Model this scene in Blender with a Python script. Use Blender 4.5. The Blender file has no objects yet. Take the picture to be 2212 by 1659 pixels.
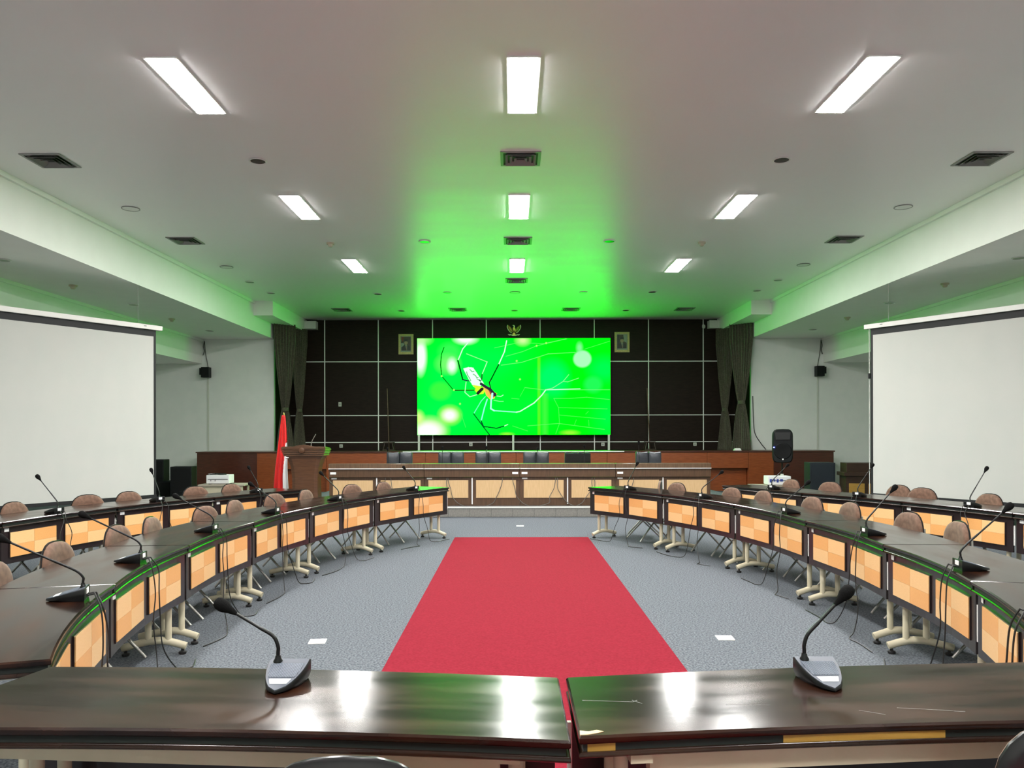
import bpy, bmesh, math, random
import numpy as np
from mathutils import Vector, Matrix

R = math.radians
random.seed(7)
sc = bpy.context.scene
col = sc.collection

# ------------------------------------------------------------------ camera, world, exposure
CAM_Z = 1.55
cam = bpy.data.cameras.new('camera')
cam.sensor_fit = 'HORIZONTAL'
cam.sensor_width = 36.0
cam.lens = 36.0 * 1700.0 / 2212.0
cam.shift_x = 1.0 / 2212.0
cam.shift_y = 107.5 / 2212.0
cam.clip_start = 0.05
cam.clip_end = 100
cam_o = bpy.data.objects.new('camera', cam)
col.objects.link(cam_o)
cam_o.location = (0, 0, CAM_Z)
cam_o.rotation_euler = (R(90), R(0.12), 0)
sc.camera = cam_o

world = bpy.data.worlds.new('world')
sc.world = world
world.use_nodes = True
world.node_tree.nodes['Background'].inputs[0].default_value = (0, 0, 0, 1)
world.node_tree.nodes['Background'].inputs[1].default_value = 0.0

sc.view_settings.view_transform = 'Standard'
sc.view_settings.look = 'None'
sc.view_settings.gamma = 1.0
sc.view_settings.use_curve_mapping = False
EXPOSURE = 0.78
sc.view_settings.exposure = EXPOSURE
sc.cycles.max_bounces = 7
sc.cycles.diffuse_bounces = 4
sc.cycles.glossy_bounces = 3
sc.cycles.caustics_reflective = False
sc.cycles.caustics_refractive = False

LAMP_STRENGTH = 100.0
LED_STRENGTH = 4.2             # boost of the saturated green

# ------------------------------------------------------------------ materials
M = {}


def mat(name, c, c2=None, scale=8.0, stretch=(1, 1, 1), rough=0.5, metal=0.0, bump=0.0, coat=0.0,
        spec=0.5, detail=4.0, lo=0.35, hi=0.65, rvar=0.0, emit=None, estr=0.0, sheen=0.0, coat_rough=0.05):
    m = bpy.data.materials.new(name)
    m.use_nodes = True
    nt = m.node_tree
    b = nt.nodes['Principled BSDF']
    b.inputs['Roughness'].default_value = rough
    b.inputs['Metallic'].default_value = metal
    b.inputs['Specular IOR Level'].default_value = spec
    b.inputs['Coat Weight'].default_value = coat
    b.inputs['Coat Roughness'].default_value = coat_rough
    b.inputs['Sheen Weight'].default_value = sheen
    b.inputs['Base Color'].default_value = (*c, 1)
    if emit:
        b.inputs['Emission Color'].default_value = (*emit, 1)
        b.inputs['Emission Strength'].default_value = estr
    if c2 is not None or bump or rvar:
        tc = nt.nodes.new('ShaderNodeTexCoord')
        mp = nt.nodes.new('ShaderNodeMapping')
        mp.inputs['Scale'].default_value = stretch
        nz = nt.nodes.new('ShaderNodeTexNoise')
        nz.inputs['Scale'].default_value = scale
        nz.inputs['Detail'].default_value = detail
        nt.links.new(tc.outputs['Object'], mp.inputs['Vector'])
        nt.links.new(mp.outputs['Vector'], nz.inputs['Vector'])
        if c2 is not None:
            cr = nt.nodes.new('ShaderNodeValToRGB')
            cr.color_ramp.elements[0].position = lo
            cr.color_ramp.elements[1].position = hi
            cr.color_ramp.elements[0].color = (*c, 1)
            cr.color_ramp.elements[1].color = (*c2, 1)
            nt.links.new(nz.outputs['Fac'], cr.inputs['Fac'])
            nt.links.new(cr.outputs['Color'], b.inputs['Base Color'])
        if rvar:
            mr = nt.nodes.new('ShaderNodeMapRange')
            mr.inputs['From Min'].default_value = 0.3
            mr.inputs['From Max'].default_value = 0.7
            mr.inputs['To Min'].default_value = max(0.02, rough - rvar)
            mr.inputs['To Max'].default_value = rough + rvar
            nt.links.new(nz.outputs['Fac'], mr.inputs['Value'])
            nt.links.new(mr.outputs['Result'], b.inputs['Roughness'])
        if bump:
            bp = nt.nodes.new('ShaderNodeBump')
            bp.inputs['Strength'].default_value = bump
            bp.inputs['Distance'].default_value = 0.01
            nt.links.new(nz.outputs['Fac'], bp.inputs['Height'])
            nt.links.new(bp.outputs['Normal'], b.inputs['Normal'])
    M[name] = m
    return m


mat('ceiling_paint', (0.90, 0.885, 0.885), rough=0.38, spec=0.5, scale=1.2, rvar=0.04, stretch=(0.3, 2.5, 1))
mat('wall_paint', (0.88, 0.885, 0.85), (0.86, 0.865, 0.83), scale=3, rough=0.6)
mat('grey_wall_paint', (0.80, 0.82, 0.79), (0.76, 0.79, 0.76), scale=3, rough=0.6)
mat('carpet_grey', (0.056, 0.066, 0.078), (0.165, 0.180, 0.198), scale=70, rough=0.95, bump=0.5, detail=3, spec=0.1)
mat('carpet_red', (0.175, 0.008, 0.019), (0.215, 0.012, 0.026), scale=60, rough=0.95, bump=0.2, detail=6, spec=0.1)
mat('panel_wood', (0.013, 0.007, 0.005), (0.020, 0.011, 0.008), scale=6, stretch=(1, 1, 9), rough=0.5, spec=0.15)
mat('joint_metal', (0.86, 0.86, 0.84), rough=0.4)
mat('stage_wood', (0.21, 0.048, 0.012), (0.29, 0.074, 0.020), scale=5, stretch=(1, 1, 10), rough=0.35, coat=0.2)
mat('stage_wood_dark', (0.055, 0.012, 0.006), (0.085, 0.020, 0.010), scale=5, stretch=(1, 1, 10), rough=0.35, coat=0.2)
mat('riser_tile', (0.17, 0.165, 0.15), (0.23, 0.22, 0.20), scale=40, rough=0.6)
mat('grout', (0.06, 0.06, 0.055), rough=0.9)
mat('white_paint', (0.8, 0.8, 0.78), rough=0.45)
mat('nosing', (0.75, 0.75, 0.72), rough=0.4)
mat('curtain_cloth', (0.055, 0.05, 0.032), (0.10, 0.09, 0.06), scale=30, rough=0.9, sheen=0.2)
mat('table_lacquer', (0.010, 0.005, 0.004), (0.045, 0.016, 0.007), scale=1.7, stretch=(1, 5, 1), rough=0.17,
    coat=0.05, rvar=0.06, spec=0.32, detail=7, lo=0.42, hi=0.8, bump=0.05)
mat('edge_band', (0.02, 0.024, 0.022), rough=0.5, spec=0.2)
mat('panel_black', (0.018, 0.012, 0.013), rough=0.28, coat=0.15)
mat('maple_light', (0.80, 0.48, 0.21), (0.84, 0.53, 0.25), scale=7, stretch=(1, 1, 8), rough=0.35, coat=0.15)
mat('maple_dark', (0.74, 0.355, 0.115), (0.78, 0.40, 0.14), scale=7, stretch=(8, 1, 1), rough=0.35, coat=0.15)
mat('maple_pale', (0.57, 0.38, 0.19), (0.63, 0.43, 0.23), scale=6, stretch=(8, 1, 1), rough=0.4)
mat('cream_metal', (0.58, 0.53, 0.38), (0.62, 0.57, 0.42), scale=10, rough=0.4)
mat('black_rubber', (0.012, 0.012, 0.012), rough=0.6)
mat('chair_fabric', (0.105, 0.052, 0.030), (0.16, 0.085, 0.052), scale=26, rough=0.8, sheen=0.12, bump=0.06)
mat('black_plastic', (0.012, 0.012, 0.013), rough=0.22, spec=0.5)
mat('chrome_tube', (0.42, 0.41, 0.38), rough=0.35, metal=0.7)
mat('mic_black', (0.006, 0.0065, 0.007), rough=0.34, spec=0.35)
mat('mic_grey', (0.07, 0.08, 0.10), rough=0.4, spec=0.35)
mat('mic_foam', (0.006, 0.006, 0.006), rough=0.95, spec=0.1, scale=300, bump=0.3)
mat('paper_white', (0.85, 0.85, 0.84), rough=0.6)
mat('paper_lines', (0.30, 0.30, 0.32), rough=0.7)
mat('cable_black', (0.012, 0.012, 0.012), rough=0.45)
mat('cable_grey', (0.12, 0.12, 0.11), rough=0.5)
mat('black_leather', (0.03, 0.034, 0.042), (0.04, 0.045, 0.055), scale=60, rough=0.32, bump=0.05)
mat('head_wood', (0.070, 0.036, 0.018), (0.10, 0.053, 0.027), scale=5, stretch=(8, 1, 1), rough=0.4, coat=0.1)
mat('head_wood_top', (0.095, 0.054, 0.029), (0.135, 0.080, 0.044), scale=5, stretch=(8, 1, 1), rough=0.35, coat=0.2)
mat('lectern_wood', (0.075, 0.030, 0.013), (0.11, 0.048, 0.021), scale=6, stretch=(1, 1, 8), rough=0.35, coat=0.3)
mat('screen_fabric', (0.58, 0.58, 0.545), (0.56, 0.57, 0.535), scale=2, rough=0.7, spec=0.2)
mat('screen_border', (0.006, 0.006, 0.008), rough=0.6)
mat('housing_white', (0.82, 0.80, 0.76), rough=0.4)
mat('speaker_black', (0.005, 0.006, 0.007), spec=0.25, rough=0.5, bump=0.1, scale=200)
mat('speaker_grille', (0.004, 0.0045, 0.005), spec=0.2, rough=0.6, bump=0.4, scale=400)
mat('sub_blue', (0.012, 0.020, 0.028), rough=0.55, bump=0.1, scale=150)
mat('gold', (0.55, 0.36, 0.09), rough=0.35, metal=0.7)
mat('gold_dark', (0.16, 0.08, 0.02), rough=0.45, metal=0.6)
mat('gold_pale', (0.80, 0.72, 0.50), rough=0.35, metal=0.4)
mat('frame_gold', (0.36, 0.30, 0.10), (0.46, 0.40, 0.16), scale=30, rough=0.4, metal=0.3)
mat('photo_bg', (0.045, 0.030, 0.022), rough=0.4)
mat('photo_suit', (0.012, 0.012, 0.014), rough=0.4)
mat('photo_skin', (0.36, 0.24, 0.16), rough=0.5)
mat('photo_red', (0.20, 0.035, 0.02), rough=0.5)
mat('photo_grey', (0.26, 0.27, 0.25), rough=0.5)
mat('flag_red', (0.80, 0.012, 0.010), rough=0.65, sheen=0.2)
mat('flag_white', (0.80, 0.80, 0.80), rough=0.65, sheen=0.2)
mat('brass', (0.45, 0.30, 0.10), rough=0.35, metal=0.8)
mat('dark_wood', (0.028, 0.014, 0.008), (0.042, 0.022, 0.012), scale=6, stretch=(1, 1, 8), rough=0.4)
mat('yellow_wood', (0.34, 0.19, 0.03), (0.40, 0.24, 0.05), scale=8, stretch=(1, 1, 8), rough=0.45)
mat('printer_white', (0.78, 0.79, 0.80), rough=0.4)
mat('blue_mark', (0.03, 0.06, 0.28), rough=0.5)
mat('vent_metal', (0.26, 0.26, 0.25), rough=0.45)
mat('vent_dark', (0.015, 0.015, 0.014), rough=0.6)
mat('downlight_in', (0.05, 0.038, 0.03), rough=0.25, metal=0.6)
mat('detector', (0.50, 0.46, 0.34), rough=0.5)
mat('plate_white', (0.60, 0.62, 0.55), rough=0.4)
mat('lamp_glow', (0.9, 0.9, 0.9), emit=(1.0, 0.985, 0.955), estr=LAMP_STRENGTH)
mat('blue_led', (0.05, 0.05, 0.9), emit=(0.05, 0.08, 1.0), estr=30.0)
mat('table_grey', (0.42, 0.38, 0.30), rough=0.5)

# LED picture: emission from a colour attribute on the screen's own grid
m = bpy.data.materials.new('led_picture')
m.use_nodes = True
nt = m.node_tree
for n in list(nt.nodes):
    nt.nodes.remove(n)
out = nt.nodes.new('ShaderNodeOutputMaterial')
em = nt.nodes.new('ShaderNodeEmission')
at = nt.nodes.new('ShaderNodeAttribute')
at.attribute_name = 'picture'
em.inputs['Strength'].default_value = 1.0
nt.links.new(at.outputs['Color'], em.inputs['Color'])
nt.links.new(em.outputs['Emission'], out.inputs['Surface'])
M['led_picture'] = m

# ridged loudspeaker grille on the microphone units
m = mat('mic_grille', (0.06, 0.075, 0.10), rough=0.4)
nt = m.node_tree
b = nt.nodes['Principled BSDF']
tc = nt.nodes.new('ShaderNodeTexCoord')
wv = nt.nodes.new('ShaderNodeTexWave')
wv.bands_direction = 'X'
wv.inputs['Scale'].default_value = 62
cr = nt.nodes.new('ShaderNodeValToRGB')
cr.color_ramp.elements[0].color = (0.03, 0.04, 0.055, 1)
cr.color_ramp.elements[1].color = (0.13, 0.155, 0.20, 1)
bp = nt.nodes.new('ShaderNodeBump')
bp.inputs['Strength'].default_value = 0.5
bp.inputs['Distance'].default_value = 0.002
nt.links.new(tc.outputs['Object'], wv.inputs['Vector'])
nt.links.new(wv.outputs['Fac'], cr.inputs['Fac'])
nt.links.new(cr.outputs['Color'], b.inputs['Base Color'])
nt.links.new(wv.outputs['Fac'], bp.inputs['Height'])
nt.links.new(bp.outputs['Normal'], b.inputs['Normal'])


# ------------------------------------------------------------------ mesh helpers
class MB:
    def __init__(self):
        self.v = []
        self.f = []

    def add(self, vs, fs):
        o = len(self.v)
        self.v += [tuple(p) for p in vs]
        self.f += [tuple(i + o for i in f) for f in fs]
        return self

    def box(self, x0, x1, y0, y1, z0, z1):
        vs = [(x0, y0, z0), (x1, y0, z0), (x1, y1, z0), (x0, y1, z0),
              (x0, y0, z1), (x1, y0, z1), (x1, y1, z1), (x0, y1, z1)]
        return self.add(vs, [(3, 2, 1, 0), (4, 5, 6, 7), (0, 1, 5, 4), (1, 2, 6, 5), (2, 3, 7, 6), (3, 0, 4, 7)])

    def hexa(self, b4, t4):
        return self.add(list(b4) + list(t4),
                        [(3, 2, 1, 0), (4, 5, 6, 7), (0, 1, 5, 4), (1, 2, 6, 5), (2, 3, 7, 6), (3, 0, 4, 7)])

    def prism(self, poly, a, b, axis='z'):
        def P(u, v, w):
            return (u, v, w) if axis == 'z' else ((u, w, v) if axis == 'y' else (w, u, v))
        n = len(poly)
        vs = [P(u, v, a) for u, v in poly] + [P(u, v, b) for u, v in poly]
        fs = [tuple(range(n))[::-1], tuple(range(n, 2 * n))]
        fs += [(i, (i + 1) % n, n + (i + 1) % n, n + i) for i in range(n)]
        return self.add(vs, fs)

    def loft(self, rings, caps=True, closed=True):
        n = len(rings[0])
        vs = [p for r in rings for p in r]
        fs = []
        m_ = n if closed else n - 1
        for k in range(len(rings) - 1):
            for i in range(m_):
                j = (i + 1) % n
                fs.append((k * n + i, k * n + j, (k + 1) * n + j, (k + 1) * n + i))
        if caps and closed:
            fs.append(tuple(range(n))[::-1])
            fs.append(tuple(range((len(rings) - 1) * n, len(rings) * n)))
        return self.add(vs, fs)

    def tube(self, pts, r, n=8):
        pts = [Vector(p) for p in pts]
        rs = r if isinstance(r, (list, tuple)) else [r] * len(pts)
        rings = []
        prev = None
        for i, p in enumerate(pts):
            t = (pts[min(i + 1, len(pts) - 1)] - pts[max(i - 1, 0)]).normalized()
            if prev is None:
                u = t.orthogonal().normalized()
            else:
                u = (prev - t * prev.dot(t))
                u = u.normalized() if u.length > 1e-6 else t.orthogonal().normalized()
            prev = u
            w = t.cross(u)
            rings.append([p + (u * math.cos(2 * math.pi * k / n) + w * math.sin(2 * math.pi * k / n)) * rs[i]
                          for k in range(n)])
        return self.loft(rings)

    def lathe(self, prof, n=16, c=(0, 0, 0)):
        rings = [[(c[0] + r * math.cos(2 * math.pi * k / n), c[1] + r * math.sin(2 * math.pi * k / n), c[2] + z)
                  for k in range(n)] for r, z in prof]
        return self.loft(rings)

    def mesh(self, name, material, smooth=False, bevel=0.0):
        me = bpy.data.meshes.new(name)
        me.from_pydata([tuple(p) for p in self.v], [], self.f)
        bm = bmesh.new()
        bm.from_mesh(me)
        bmesh.ops.recalc_face_normals(bm, faces=bm.faces)
        if bevel:
            ed = [e for e in bm.edges if len(e.link_faces) == 2 and e.calc_face_angle(0) > 0.6]
            bmesh.ops.bevel(bm, geom=ed, offset=bevel, segments=2, affect='EDGES', profile=0.6)
        bm.to_mesh(me)
        bm.free()
        if smooth:
            for p in me.polygons:
                p.use_smooth = True
            me.set_sharp_from_angle(angle=R(40))
        me.materials.append(M[material])
        return me

    def build(self, name, material, parent=None, smooth=False, bevel=0.0, label=None):
        return put(name, self.mesh(name, material, smooth, bevel), parent, label=label)


def put(name, me, parent=None, loc=None, label=None):
    o = bpy.data.objects.new(name, me)
    col.objects.link(o)
    if parent is not None:
        o.parent = parent
    if loc is not None:
        o.location = loc
    if label:
        o['label'] = label
    return o


def thing(name, label, cat, loc=(0, 0, 0), rz=0.0, group=None):
    o = bpy.data.objects.new(name, None)
    o.empty_display_size = 0.1
    col.objects.link(o)
    o.location = loc
    o.rotation_euler = (0, 0, rz)
    return tag(o, label, cat, group)


def tag(o, label, cat, group=None):
    o['label'] = label
    o['category'] = cat
    if group:
        o['group'] = group
    return o


def struct(o, label=None):
    o['kind'] = 'structure'
    if label:
        o['label'] = label
    return o


def copy_tree(o, parent=None):
    c = o.copy()
    col.objects.link(c)
    c.parent = parent
    for ch in list(o.children):
        copy_tree(ch, c)
    return c


ORD = ['first', 'second', 'third', 'fourth', 'fifth', 'sixth', 'seventh', 'eighth', 'ninth', 'tenth', 'eleventh']


def smoothpath(pts, k=6):
    """Catmull-Rom through the points"""
    P = [Vector(p) for p in pts]
    P = [P[0]] + P + [P[-1]]
    res = []
    for i in range(1, len(P) - 2):
        for s in range(k):
            t = s / k
            a, b_, c, d = P[i - 1], P[i], P[i + 1], P[i + 2]
            res.append(0.5 * ((2 * b_) + (c - a) * t + (2 * a - 5 * b_ + 4 * c - d) * t * t
                              + (-a + 3 * b_ - 3 * c + d) * t ** 3))
    res.append(P[-2])
    return res


def plate(outline, depth, bulge, axis_y=0.0, curve=0.0, back=False):
    """A padded plate: outline in x,z; front faces +y unless back"""
    n = len(outline)
    cx = sum(p[0] for p in outline) / n
    cz = sum(p[1] for p in outline) / n
    sgn = -1 if back else 1
    rings = []
    rings.append([(x, axis_y + curve * x * x, z) for x, z in outline])
    for s, h in ((1.0, depth * 0.55), (0.965, depth * 0.88), (0.86, depth + bulge * 0.45), (0.55, depth + bulge * 0.9),
                 (0.2, depth + bulge)):
        rings.append([(cx + (x - cx) * s, axis_y + sgn * h + curve * (cx + (x - cx) * s) ** 2, cz + (z - cz) * s)
                      for x, z in outline])
    return MB().loft(rings)


# ------------------------------------------------------------------ room shell
CEIL = 5.0
FL, FR = -6.68, 6.75          # fascia planes
SOF = 4.23                    # first soffit
SL, SR = -8.73, 8.80
SOF2 = 3.54
Y0, Y1 = -5.0, 23.8
XW = 11.2
WALLY = 22.2                  # white end walls beside the stage
STAGE_Z = 1.05
STAGE_Y = 21.0

struct(MB().box(-XW, XW, Y0, 24.2, -0.1, 0.0).build('floor', 'carpet_grey'))
struct(MB().box(FL, FR, Y0, 24.2, CEIL, CEIL + 0.12).build('ceiling', 'ceiling_paint'))
struct(MB().box(-XW, FL, Y0, 22.4, SOF, CEIL + 0.12).build('trim_1', 'wall_paint'),
       'dropped ceiling box along the flag side of the hall')
struct(MB().box(FR, XW, Y0, 22.4, SOF, CEIL + 0.12).build('trim_2', 'wall_paint'),
       'dropped ceiling box along the loudspeaker side of the hall')
struct(MB().box(-XW, SL, Y0, 22.4, SOF2, SOF).build('trim_3', 'wall_paint'))
struct(MB().box(SR, XW, Y0, 22.4, SOF2, SOF).build('trim_4', 'wall_paint'))
# coves at the top of both fascias
struct(MB().box(FL, FL + 0.05, Y0, 20.4, CEIL - 0.07, CEIL).build('trim_5', 'wall_paint'))
struct(MB().box(FR - 0.05, FR, Y0, 20.4, CEIL - 0.07, CEIL).build('trim_6', 'wall_paint'))
struct(MB().box(SL, SL + 0.04, Y0, 22.2, SOF - 0.06, SOF).build('trim_7', 'wall_paint'))
struct(MB().box(SR - 0.04, SR, Y0, 22.2, SOF - 0.06, SOF).build('trim_8', 'wall_paint'))
# curtain valance boxes beside the stage
struct(MB().box(FL - 0.1, -6.18, 20.4, 23.8, 4.63, CEIL).build('trim_9', 'wall_paint'))
struct(MB().box(6.22, FR + 0.1, 20.4, 23.8, 4.63, CEIL).build('trim_10', 'wall_paint'))
struct(MB().box(-6.18, -5.84, 23.5, 23.8, 4.70, 4.93).build('trim_11', 'white_paint'))
struct(MB().box(5.92, 6.22, 23.5, 23.8, 4.70, 4.93).build('trim_12', 'white_paint'))
# end walls beside the stage
struct(MB().box(-XW, -6.70, WALLY, 24.2, 0, SOF + 0.05).build('wall_stage_left', 'grey_wall_paint'))
struct(MB().box(6.76, XW, WALLY, 24.2, 0, SOF + 0.05).build('wall_stage_right', 'grey_wall_paint'))
struct(MB().box(-6.71, -6.68, WALLY + 0.12, 23.8, STAGE_Z, 4.63).build('wall_wing_left', 'panel_wood'))
struct(MB().box(6.75, 6.78, WALLY + 0.12, 23.8, STAGE_Z, 4.63).build('wall_wing_right', 'panel_wood'))
struct(MB().box(-XW - 0.2, -XW, Y0, 24.2, 0, CEIL + 0.12).build('wall_left', 'wall_paint'))
struct(MB().box(XW, XW + 0.2, Y0, 24.2, 0, CEIL + 0.12).build('wall_right', 'wall_paint'))
struct(MB().box(-XW - 0.2, XW + 0.2, Y0 - 0.2, Y0, 0, CEIL + 0.12).build('wall_rear', 'wall_paint'))
wb = struct(MB().box(-6.75, 6.8, Y1 + 0.03, 24.2, 0, CEIL + 0.12).build('wall_back', 'panel_wood'))

# wood panels of the back wall, metal strips in the joints
XS = [-6.70, -5.64, -4.02, -2.38, -0.756, 0.868, 2.506, 4.144, 5.796, 6.76]
ZS = [STAGE_Z, 1.30, 2.11, 3.734, CEIL]
for i in range(len(XS) - 1):
    for j in range(len(ZS) - 1):
        MB().box(XS[i] + 0.014, XS[i + 1] - 0.014, Y1 - 0.02, Y1 + 0.03, ZS[j] + 0.012, ZS[j + 1] - 0.012).build(
            'wood_panel', 'panel_wood', wb)
for x in XS[1:-1]:
    MB().box(x - 0.014, x + 0.014, Y1 - 0.026, Y1 + 0.03, STAGE_Z, CEIL).build('joint_strip', 'joint_metal', wb)
for z in ZS[1:-1]:
    MB().box(XS[0], XS[-1], Y1 - 0.024, Y1 + 0.03, z - 0.012, z + 0.012).build('joint_strip', 'joint_metal', wb)

# raised stage with its timber front
st = struct(MB().box(-6.70, 6.76, STAGE_Y + 0.35, Y1 + 0.03, 0, STAGE_Z).build('floor_stage', 'dark_wood'),
            'raised timber stage floor')


def front(x0, x1, z0, z1, m_, dy=0.0):
    MB().box(x0 + 0.004, x1 - 0.004, STAGE_Y + dy, STAGE_Y + 0.4, z0, z1).build('front_panel', m_, st, bevel=0.004)


MB().box(-8.42, 8.62, STAGE_Y - 0.03, WALLY, STAGE_Z, STAGE_Z + 0.035).build('stage_edge', 'stage_wood_dark', st)
front(-8.40, -6.80, 0, STAGE_Z, 'stage_wood_dark')
front(-6.80, -6.08, 0, STAGE_Z, 'stage_wood')
front(-6.08, -4.95, 0.62, STAGE_Z, 'stage_wood')
front(-6.08, -4.95, 0, 0.62, 'stage_wood', 0.18)
for a_, b_ in ((-4.95, -2.3), (-2.3, 0.12), (0.12, 2.55), (2.55, 5.22)):
    front(a_, b_, 0, STAGE_Z, 'stage_wood')
front(5.22, 6.32, 0.62, STAGE_Z, 'stage_wood')
front(5.22, 6.32, 0, 0.62, 'stage_wood', 0.18)
front(6.32, 7.0, 0, STAGE_Z, 'stage_wood')
front(7.0, 8.60, 0, STAGE_Z, 'stage_wood_dark')
MB().box(-8.40, -6.70, STAGE_Y + 0.3, WALLY, 0, STAGE_Z).build('stage_wing', 'stage_wood_dark', st)
MB().box(6.76, 8.60, STAGE_Y + 0.3, WALLY, 0, STAGE_Z).build('stage_wing', 'stage_wood_dark', st)
MB().box(-2.9, 3.0, STAGE_Y - 0.045, STAGE_Y - 0.02, STAGE_Z + 0.012, STAGE_Z + 0.034).build('lit_lip_strip', 'joint_metal', st)  # pale strip: light on the stage lip put in as colour

# low platform under the head table
PY, PZ = 14.64, 0.19
pl = struct(MB().box(-4.38, 4.82, PY + 0.012, 19.0, 0, PZ - 0.012).build('floor_platform', 'grout'),
            'low tiled platform under the head table')
MB().box(-4.38, 4.82, PY + 0.05, 19.0, PZ - 0.012, PZ).build('platform_carpet', 'carpet_grey', pl)
tile_me = MB().box(-0.198, 0.198, 0, 0.014, 0, PZ - 0.03).mesh('riser_tile', 'riser_tile', bevel=0.002)
for i in range(23):
    put('riser_tile', tile_me, pl, (-4.18 + 0.4 * i, PY, 0.004))
MB().box(-4.38, 4.82, PY - 0.012, PY + 0.05, PZ - 0.022, PZ + 0.004).build('nosing_strip', 'nosing', pl)

# wall sockets on the back wall
for i, (x, z, w, h) in enumerate(((-5.18, 2.45, 0.045, 0.065), (-5.15, 1.19, 0.05, 0.05), (-1.23, 1.23, 0.05, 0.05),
                                  (2.76, 1.225, 0.05, 0.05), (5.54, 1.225, 0.05, 0.05))):
    t = thing('wall_socket', ['wall switch plate on the dark panels above lectern height', 'pale wall socket nearest the lectern',
                              'pale wall socket under the lit screen near its middle post', 'pale wall socket by the corner post of the lit screen',
                              'pale wall socket beside the curtain on the loudspeaker side'][i], 'socket', (x, Y1 - 0.02, z))
    MB().box(-w, w, -0.014, 0.004, -h, h).build('plate', 'plate_white', t, bevel=0.003)
    MB().box(-w * 0.45, w * 0.45, -0.018, -0.012, -h * 0.45, h * 0.4).build('insert', 'paper_lines', t)

# ------------------------------------------------------------------ LED wall with the spider picture
NX, NY = 640, 320
gx, gy = np.meshgrid(np.linspace(0, 1, NX), np.linspace(0, 1, NY))
px = 55 + gx * 2057           # picture space: x 55..2112, y 48 (top)..1080
py = 48 + (1 - gy) * 1032
img = np.zeros((NY, NX, 3))
img[...] = (0.0, 0.86, 0.006)


def mixin(a, c):
    global img
    a = np.clip(a, 0, 1)[..., None]
    img = img * (1 - a) + np.array(c) * a


def blob(cx, cy, rx, ry, c, soft=0.35, k=1.0):
    d = np.sqrt(((px - cx) / rx) ** 2 + ((py - cy) / ry) ** 2)
    mixin(k * np.clip((1 + soft - d) / (2 * soft), 0, 1) ** 1.3, c)


def line(pts, w, c, k=1.0, soft=1.6):
    w = w * (0.75 if sum(c) > 1 else 1.9)
    for (ax, ay), (bx, by) in zip(pts[:-1], pts[1:]):
        x0, x1 = min(ax, bx) - 30, max(ax, bx) + 30
        t_ = np.clip(((px - ax) * (bx - ax) + (py - ay) * (by - ay)) / ((bx - ax) ** 2 + (by - ay) ** 2 + 1e-9), 0, 1)
        d = np.sqrt((px - ax - t_ * (bx - ax)) ** 2 + (py - ay - t_ * (by - ay)) ** 2)
        mixin(k * np.clip((w * 0.5 + soft - d) / (2 * soft), 0, 1), c)


def poly(pts, c, k=1.0):
    ins = np.zeros(px.shape, bool)
    n = len(pts)
    for i in range(n):
        (ax, ay), (bx, by) = pts[i], pts[(i + 1) % n]
        cond = ((ay > py) != (by > py)) & (px < (bx - ax) * (py - ay) / (by - ay + 1e-9) + ax)
        ins ^= cond
    mixin(k * ins.astype(float), c)


WH, SPR, LIM, TEA = (1, 1, 1), (0.0, 1.0, 0.10), (0.35, 1.0, 0.10), (0.0, 0.74, 0.16)
for a in ((420, 420, 420, 330, SPR, 0.9, 0.8), (260, 900, 320, 250, SPR, 0.9, 0.8), (900, 250, 330, 200, SPR, 0.9, 0.55),
          (700, 900, 420, 220, SPR, 0.9, 0.45), (1250, 760, 260, 240, (0.0, 0.95, 0.05), 0.9, 0.6),
          (1500, 480, 160, 180, TEA, 0.4, 0.9), (2050, 380, 150, 120, TEA, 0.6, 0.5), (2080, 900, 130, 200, SPR, 0.9, 0.6),
          (1930, 545, 95, 85, (0.02, 0.85, 0.12), 0.3, 0.8), (300, 610, 110, 95, (0.06, 0.95, 0.05), 0.25, 0.7),
          (400, 190, 110, 90, (0.06, 1, 0.12), 0.4, 0.6), (380, 320, 110, 90, (0.25, 1, 0.2), 0.5, 0.7),
          (425, 340, 48, 75, WH, 0.5, 0.95), (400, 870, 105, 90, (0.6, 1, 0.15), 0.4, 0.9), (400, 870, 75, 60, WH, 0.5, 1.0),
          (90, 240, 60, 180, WH, 0.35, 0.95), (70, 60, 110, 55, (0.55, 1, 0.4), 0.6, 0.9), (570, 50, 110, 55, WH, 0.45, 1.0),
          (1180, 70, 60, 45, (0.75, 1, 0.4), 0.7, 0.9), (180, 1030, 165, 120, (0.8, 1, 0.4), 0.45, 1.0),
          (170, 1040, 150, 95, WH, 0.4, 1.0), (60, 900, 60, 70, (0.8, 1, 0.3), 0.5, 0.9),
          (1815, 270, 95, 90, (0.45, 1, 0.55), 0.12, 0.95), (1785, 150, 30, 50, (0.3, 1, 0.4), 0.6, 0.8),
          (1680, 1060, 80, 25, (0.4, 1, 0.05), 0.6, 0.8), (1010, 1075, 60, 18, (0.4, 1, 0.05), 0.6, 0.8)):
    blob(*a)
mixin(0.55 * np.clip(1 - np.abs(px - 1415) / 45, 0, 1) * (py > 640), (0.10, 0.55, 0.08))
mixin(0.55 * np.clip(1 - np.abs(px - 1352) / 22, 0, 1) * (py > 250), (0.25, 0.85, 0.01))
web = (0.35, 1.0, 0.35)
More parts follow.
